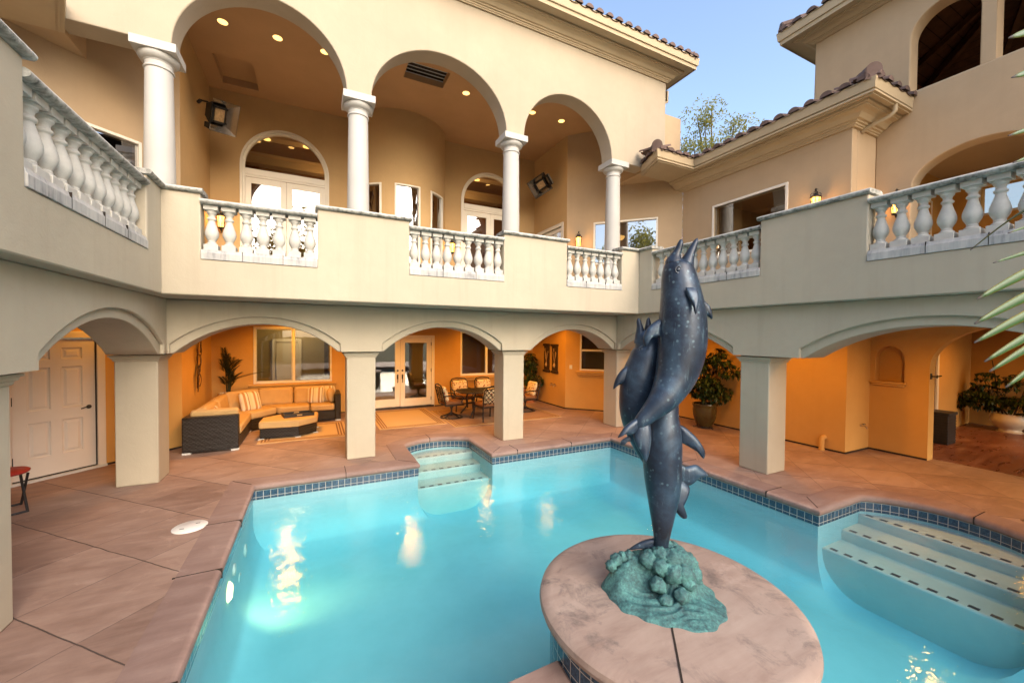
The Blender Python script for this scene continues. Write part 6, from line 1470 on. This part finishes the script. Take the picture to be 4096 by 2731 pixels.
def fin(mb, outline, w, th, slant=(0, 0), curl=0.0):
    """flat blade with a rounded section: outline (u, z) at depth w, thickness th; slant = d(depth)/d(u, z)"""
    O = crom([(a, b) for a, b in outline] + [outline[0]], 4)[:-1]; cu = sum(p[0] for p in O) / len(O); cz = sum(p[1] for p in O) / len(O); u0, z0 = outline[0]
    def D(u, z): return w + (u - u0) * slant[0] + (z - z0) * slant[1] + curl * ((u - u0) ** 2 + (z - z0) ** 2)
    lay = []
    for k, tt in ((1.0, 0.0), (0.86, 0.62), (0.6, 0.9), (0.25, 1.0)):
        lay.append((k, tt * th / 2))
    edge = [mb.bm.verts.new(SP(u, D(u, z), z)) for u, z in O]
    for sg in (-1, 1):
        prev = edge
        for k, t_ in lay[1:]:
            r = [mb.bm.verts.new(SP(cu + (u - cu) * k, D(cu + (u - cu) * k, cz + (z - cz) * k) + sg * t_, cz + (z - cz) * k)) for u, z in O]
            for i in range(len(O)): j = (i + 1) % len(O); mb.bm.faces.new((prev[i], prev[j], r[j], r[i]))
            prev = r
        mb.bm.faces.new(prev)
def eye(u, w, z, parent, r=0.013):
    q = MB(); c = SP(u, w, z); q.lathe([(0.0, -r * 0.5), (r * 0.8, -r * 0.2), (r, 0.0), (r * 0.8, r * 0.4), (0.0, r * 0.7)], c, 14, Matrix.Rotation(atan2(-FW.y, -FW.x), 4, 'Z') @ Matrix.Rotation(pi / 2, 4, 'Y'))
    R = Matrix.Rotation(atan2(-FW.y, -FW.x), 4, 'Z') @ Matrix.Rotation(pi / 2, 4, 'Y')
    pts = [c + (R @ Vector((1.65 * r * cos(a), 1.5 * r * sin(a), -0.002))) for a in [2 * pi * i / 16 for i in range(17)]]
    q.tube(pts, r * 0.34, 6); q.build("eye", 'dolphin', parent)
# A: the upper dolphin, nose up
q = MB()
body(q, [(0.066, -0.10, 2.63, 0.030), (0.064, -0.10, 2.60, 0.083), (0.064, -0.10, 2.56, 0.102), (0.068, -0.10, 2.50, 0.116), (0.082, -0.10, 2.40, 0.132), (0.094, -0.10, 2.28, 0.149), (0.099, -0.10, 2.18, 0.155), (0.098, -0.10, 2.08, 0.158), (0.083, -0.105, 1.96, 0.152), (0.046, -0.12, 1.84, 0.135), (-0.012, -0.15, 1.74, 0.110), (-0.072, -0.175, 1.67, 0.088), (-0.150, -0.19, 1.597, 0.062), (-0.215, -0.20, 1.535, 0.044), (-0.245, -0.20, 1.50, 0.018)])
body(q, [(0.035, -0.10, 2.56, 0.055), (0.034, -0.105, 2.61, 0.060), (0.040, -0.11, 2.65, 0.036), (0.054, -0.115, 2.69, 0.0245), (0.066, -0.12, 2.73, 0.019), (0.070, -0.12, 2.752, 0.011), (0.071, -0.12, 2.758, 0.003)], 1.0, 5, 18)
body(q, [(0.100, -0.10, 2.54, 0.065), (0.115, -0.105, 2.60, 0.050), (0.132, -0.11, 2.65, 0.034), (0.152, -0.112, 2.70, 0.0245), (0.172, -0.115, 2.745, 0.0165), (0.180, -0.115, 2.762, 0.008), (0.182, -0.115, 2.768, 0.002)], 1.0, 5, 18)
dA = q.build("dolphin", 'dolphin', stat, sharp=70, weld=False)
q = MB(); fin(q, [(0.050, 2.42), (0.120, 2.415), (0.132, 2.35), (0.118, 2.29), (0.101, 2.245), (0.090, 2.30), (0.060, 2.37)], -0.245, 0.03, (0.0, 0.22)); q.build("flipper", 'dolphin', dA, sharp=80)
q = MB(); fin(q, [(0.215, 2.37), (0.270, 2.328), (0.293, 2.28), (0.300, 2.225), (0.268, 2.245), (0.228, 2.268)], -0.10, 0.04); q.build("flipper", 'dolphin', dA, sharp=80)
q = MB(); fin(q, [(-0.02, 2.24), (-0.085, 2.21), (-0.140, 2.160), (-0.165, 2.10), (-0.157, 2.032), (-0.140, 2.062), (-0.11, 2.092), (-0.06, 2.10), (-0.02, 2.11)], -0.09, 0.05); q.build("flipper", 'dolphin', dA, sharp=80)
q = MB(); fin(q, [(-0.215, 1.575), (-0.265, 1.557), (-0.318, 1.520), (-0.350, 1.482), (-0.370, 1.445), (-0.318, 1.466), (-0.262, 1.462), (-0.21, 1.50)], -0.20, 0.05, (0.25, 0)); q.build("fluke", 'dolphin', dA, sharp=80)
q = MB(); fin(q, [(-0.235, 1.54), (-0.262, 1.46), (-0.250, 1.40), (-0.215, 1.335), (-0.185, 1.284), (-0.158, 1.345), (-0.143, 1.44), (-0.150, 1.53), (-0.18, 1.56)], -0.205, 0.055, (0, 0.1)); q.build("fluke", 'dolphin', dA, sharp=80)
eye(0.026, -0.193, 2.544, dA)
# B: the dolphin behind, its tail coming out low at the right
q = MB()
body(q, [(-0.105, 0.08, 2.15, 0.030), (-0.100, 0.08, 2.12, 0.065), (-0.070, 0.08, 2.03, 0.105), (-0.082, 0.08, 1.94, 0.123), (-0.122, 0.085, 1.81, 0.134), (-0.135, 0.095, 1.70, 0.134), (-0.134, 0.105, 1.57, 0.130), (-0.105, 0.12, 1.45, 0.124), (-0.055, 0.14, 1.33, 0.112), (0.0, 0.155, 1.22, 0.097), (0.06, 0.165, 1.13, 0.078), (0.12, 0.16, 1.07, 0.055), (0.165, 0.15, 1.04, 0.038), (0.19, 0.15, 1.03, 0.014)])
body(q, [(-0.125, 0.08, 2.06, 0.05), (-0.132, 0.075, 2.13, 0.034), (-0.140, 0.07, 2.18, 0.021), (-0.147, 0.07, 2.215, 0.016), (-0.150, 0.07, 2.232, 0.008), (-0.151, 0.07, 2.237, 0.002)], 1.0, 5, 16)
body(q, [(-0.07, 0.09, 2.08, 0.05), (-0.072, 0.085, 2.15, 0.032), (-0.074, 0.08, 2.19, 0.021), (-0.074, 0.08, 2.22, 0.015), (-0.073, 0.08, 2.238, 0.008), (-0.073, 0.08, 2.242, 0.002)], 1.0, 5, 16)
dB = q.build("dolphin", 'dolphin', stat, sharp=70, weld=False)
q = MB(); fin(q, [(-0.195, 1.915), (-0.245, 1.885), (-0.285, 1.845), (-0.315, 1.79), (-0.328, 1.722), (-0.292, 1.748), (-0.25, 1.768), (-0.20, 1.80)], 0.06, 0.045); q.build("flipper", 'dolphin', dB, sharp=80)
q = MB(); fin(q, [(0.12, 1.14), (0.185, 1.165), (0.235, 1.135), (0.285, 1.142), (0.325, 1.146), (0.365, 1.125), (0.425, 1.062), (0.365, 1.047), (0.305, 1.0), (0.262, 0.988), (0.20, 1.01)], 0.14, 0.055, (0.1, 0)); q.build("fluke", 'dolphin', dB, sharp=80)
q = MB(); fin(q, [(0.17, 1.06), (0.262, 0.995), (0.258, 0.935), (0.230, 0.875), (0.213, 0.83), (0.243, 0.770), (0.205, 0.765), (0.155, 0.82), (0.122, 0.892), (0.115, 0.98)], 0.135, 0.055, (0, 0.1)); q.build("fluke", 'dolphin', dB, sharp=80)
q = MB(); fin(q, [(-0.19, 1.38), (-0.25, 1.345), (-0.262, 1.31), (-0.235, 1.305), (-0.21, 1.33), (-0.17, 1.345)], 0.10, 0.03); q.build("dorsal_fin", 'dolphin', dB, sharp=80)
eye(-0.140, 0.012, 2.013, dB)
# C: the lower dolphin, tail on the wave
q = MB()
body(q, [(0.085, -0.0, 1.86, 0.02), (0.080, -0.0, 1.82, 0.05), (0.060, 0.0, 1.72, 0.066), (0.040, 0.0, 1.65, 0.080), (0.022, 0.0, 1.56, 0.098), (0.013, 0.0, 1.465, 0.120), (0.012, 0.0, 1.38, 0.130), (0.012, 0.0, 1.307, 0.1335), (0.0125, 0.0, 1.20, 0.132), (0.018, 0.0, 1.086, 0.126), (0.0215, 0.0, 0.972, 0.110), (0.020, 0.0, 0.857, 0.089), (0.018, 0.0, 0.742, 0.0665), (0.017, 0.005, 0.66, 0.054), (0.015, 0.02, 0.58, 0.05), (0.015, 0.03, 0.50, 0.04)])
dC = q.build("dolphin", 'dolphin', stat, sharp=70, weld=False)
q = MB(); fin(q, [(0.115, 1.49), (0.160, 1.470), (0.200, 1.438), (0.240, 1.40), (0.280, 1.345), (0.302, 1.295), (0.292, 1.248), (0.252, 1.292), (0.20, 1.325), (0.150, 1.352), (0.12, 1.37)], 0.0, 0.05, (-0.15, 0)); q.build("flipper", 'dolphin', dC, sharp=80)
q = MB(); fin(q, [(-0.08, 1.50), (-0.125, 1.47), (-0.148, 1.43), (-0.135, 1.39), (-0.09, 1.37)], 0.02, 0.04); q.build("flipper", 'dolphin', dC, sharp=80)
q = MB(); fin(q, [(-0.020, 1.66), (-0.008, 1.63), (-0.02, 1.585), (-0.05, 1.545), (-0.038, 1.59)], -0.09, 0.02); q.build("dorsal_fin", 'dolphin', dC, sharp=80)
q = MB(); fin(q, [(0.0, 0.66), (-0.06, 0.650), (-0.135, 0.618), (-0.208, 0.562), (-0.13, 0.575), (-0.02, 0.58)], 0.02, 0.04, (-0.1, 0)); q.build("fluke", 'dolphin', dC, sharp=80)
# wave base: a flowing mound with rolled foam on the crest
def wave_r(a):
    ctl = [(-180, 0.40), (-150, 0.37), (-128, 0.36), (-105, 0.345), (-90, 0.37), (-72, 0.40), (-50, 0.43), (-30, 0.41), (-8, 0.385), (20, 0.34), (60, 0.27), (95, 0.26), (125, 0.29), (155, 0.37), (180, 0.40)]
    d = math.degrees(a)
    for (a0, r0), (a1, r1) in zip(ctl, ctl[1:]):
        if a0 <= d <= a1: t = (d - a0) / (a1 - a0); t = t * t * (3 - 2 * t); return r0 + (r1 - r0) * t
    return 0.38
def sm(a, b, x): t = max(0, min(1, (x - a) / (b - a))); return t * t * (3 - 2 * t)
q = MB(); NA, NR = 150, 60; grid = []
for j in range(NR + 1):
    row = []
    for i in range(NA):
        a = -pi + 2 * pi * i / NA; rr = wave_r(a) * (1 + 0.03 * sin(9 * a) + 0.02 * sin(17 * a + 1)) * (j / NR); u = rr * cos(a); w = rr * sin(a) - 0.03
        k = j / NR; edge = (1 - k ** 4)
        crest = sm(-0.17, 0.01, w + 0.03 * sin(u * 14)); lat = 1 - 0.85 * sm(0.20, 0.36, u) - 0.25 * sm(0.10, 0.30, -u)
        h = (0.045 + 0.05 * sm(0.5, 0.0, k) + 0.205 * crest * lat) * edge
        wx = u + 0.10 * noise.noise(Vector((u * 3.5, w * 3.5, 3))); wy = w + 0.10 * noise.noise(Vector((u * 3.5, w * 3.5, 9)))
        cu_, cw_ = (0.30, -0.02) if u > 0.06 else (-0.10, 0.25)
        rad_ = sqrt((wx - cu_) ** 2 + (wy - cw_) ** 2)
        fl = noise.noise(Vector((u * 5, w * 5, 0))) * 0.022
        st = sin(rad_ * 92) * 0.0095 * edge
        st2 = sin(rad_ * 215 + 3 * noise.noise(Vector((u * 6, w * 6, 2)))) * 0.0038 * edge
        crisp = abs(noise.noise(Vector((u * 15, w * 15, 5)))) * 0.018 * edge * sm(0.12, 0.24, h)
        z = h + (fl + st + st2 + crisp) * min(1, edge * 1.4)
        row.append(q.bm.verts.new(SP(u, w, 0.3 + max(z, 0.0) + (0.004 if j < NR else 0.0))))
    grid.append(row)
for j in range(NR):
    for i in range(NA):
        k = (i + 1) % NA
        try: q.bm.faces.new((grid[j][i], grid[j][k], grid[j + 1][k], grid[j + 1][i]))
        except ValueError: pass
wv = q.build("wave_base", 'verdigris', stat, sharp=70)
q = MB()
for n_, (u, w, z, r) in enumerate([(0.0, -0.045, 0.585, 0.060), (0.06, -0.075, 0.57, 0.066), (0.125, -0.06, 0.565, 0.070), (0.185, -0.04, 0.535, 0.062), (0.225, -0.02, 0.47, 0.058), (0.20, -0.075, 0.465, 0.064), (0.13, -0.115, 0.505, 0.066), (0.05, -0.135, 0.51, 0.062), (-0.02, -0.105, 0.535, 0.056), (-0.085, -0.05, 0.555, 0.058), (0.235, -0.06, 0.41, 0.045), (0.15, -0.145, 0.45, 0.05), (-0.30, 0.0, 0.525, 0.038), (-0.25, 0.02, 0.535, 0.034), (-0.205, 0.02, 0.54, 0.036), (-0.345, -0.03, 0.50, 0.035), (0.07, 0.03, 0.59, 0.06), (0.0, 0.06, 0.56, 0.07), (0.14, 0.05, 0.54, 0.07), (-0.06, -0.16, 0.44, 0.05), (0.08, -0.21, 0.40, 0.045), (-0.03, -0.225, 0.37, 0.04)]):
    c = SP(u, w + 0.02, z - 0.022); r *= 1.12; ns, nr = 22, 13; rows = []
    for j in range(nr + 1):
        v = -pi / 2 + pi * j / nr; row = []
        for i in range(ns):
            a = 2 * pi * i / ns; d = Vector((cos(v) * cos(a), cos(v) * sin(a), sin(v) * 0.92)); k = 1 + 0.30 * noise.noise(d * 2.2 + Vector((n_ * 3.1, 0, 0))) + 0.10 * sin(d.z * 16 + 4 * noise.noise(d * 2 + Vector((n_, 4, 0)))) * 0.5
            row.append(q.bm.verts.new(c + d * r * k))
        rows.append(row)
    for A, B in zip(rows, rows[1:]):
        for i in range(ns):
            try: q.bm.faces.new((A[i], A[(i + 1) % ns], B[(i + 1) % ns], B[i]))
            except ValueError: pass
q.build("foam_crest", 'verdigris', wv, sharp=80, weld=False)
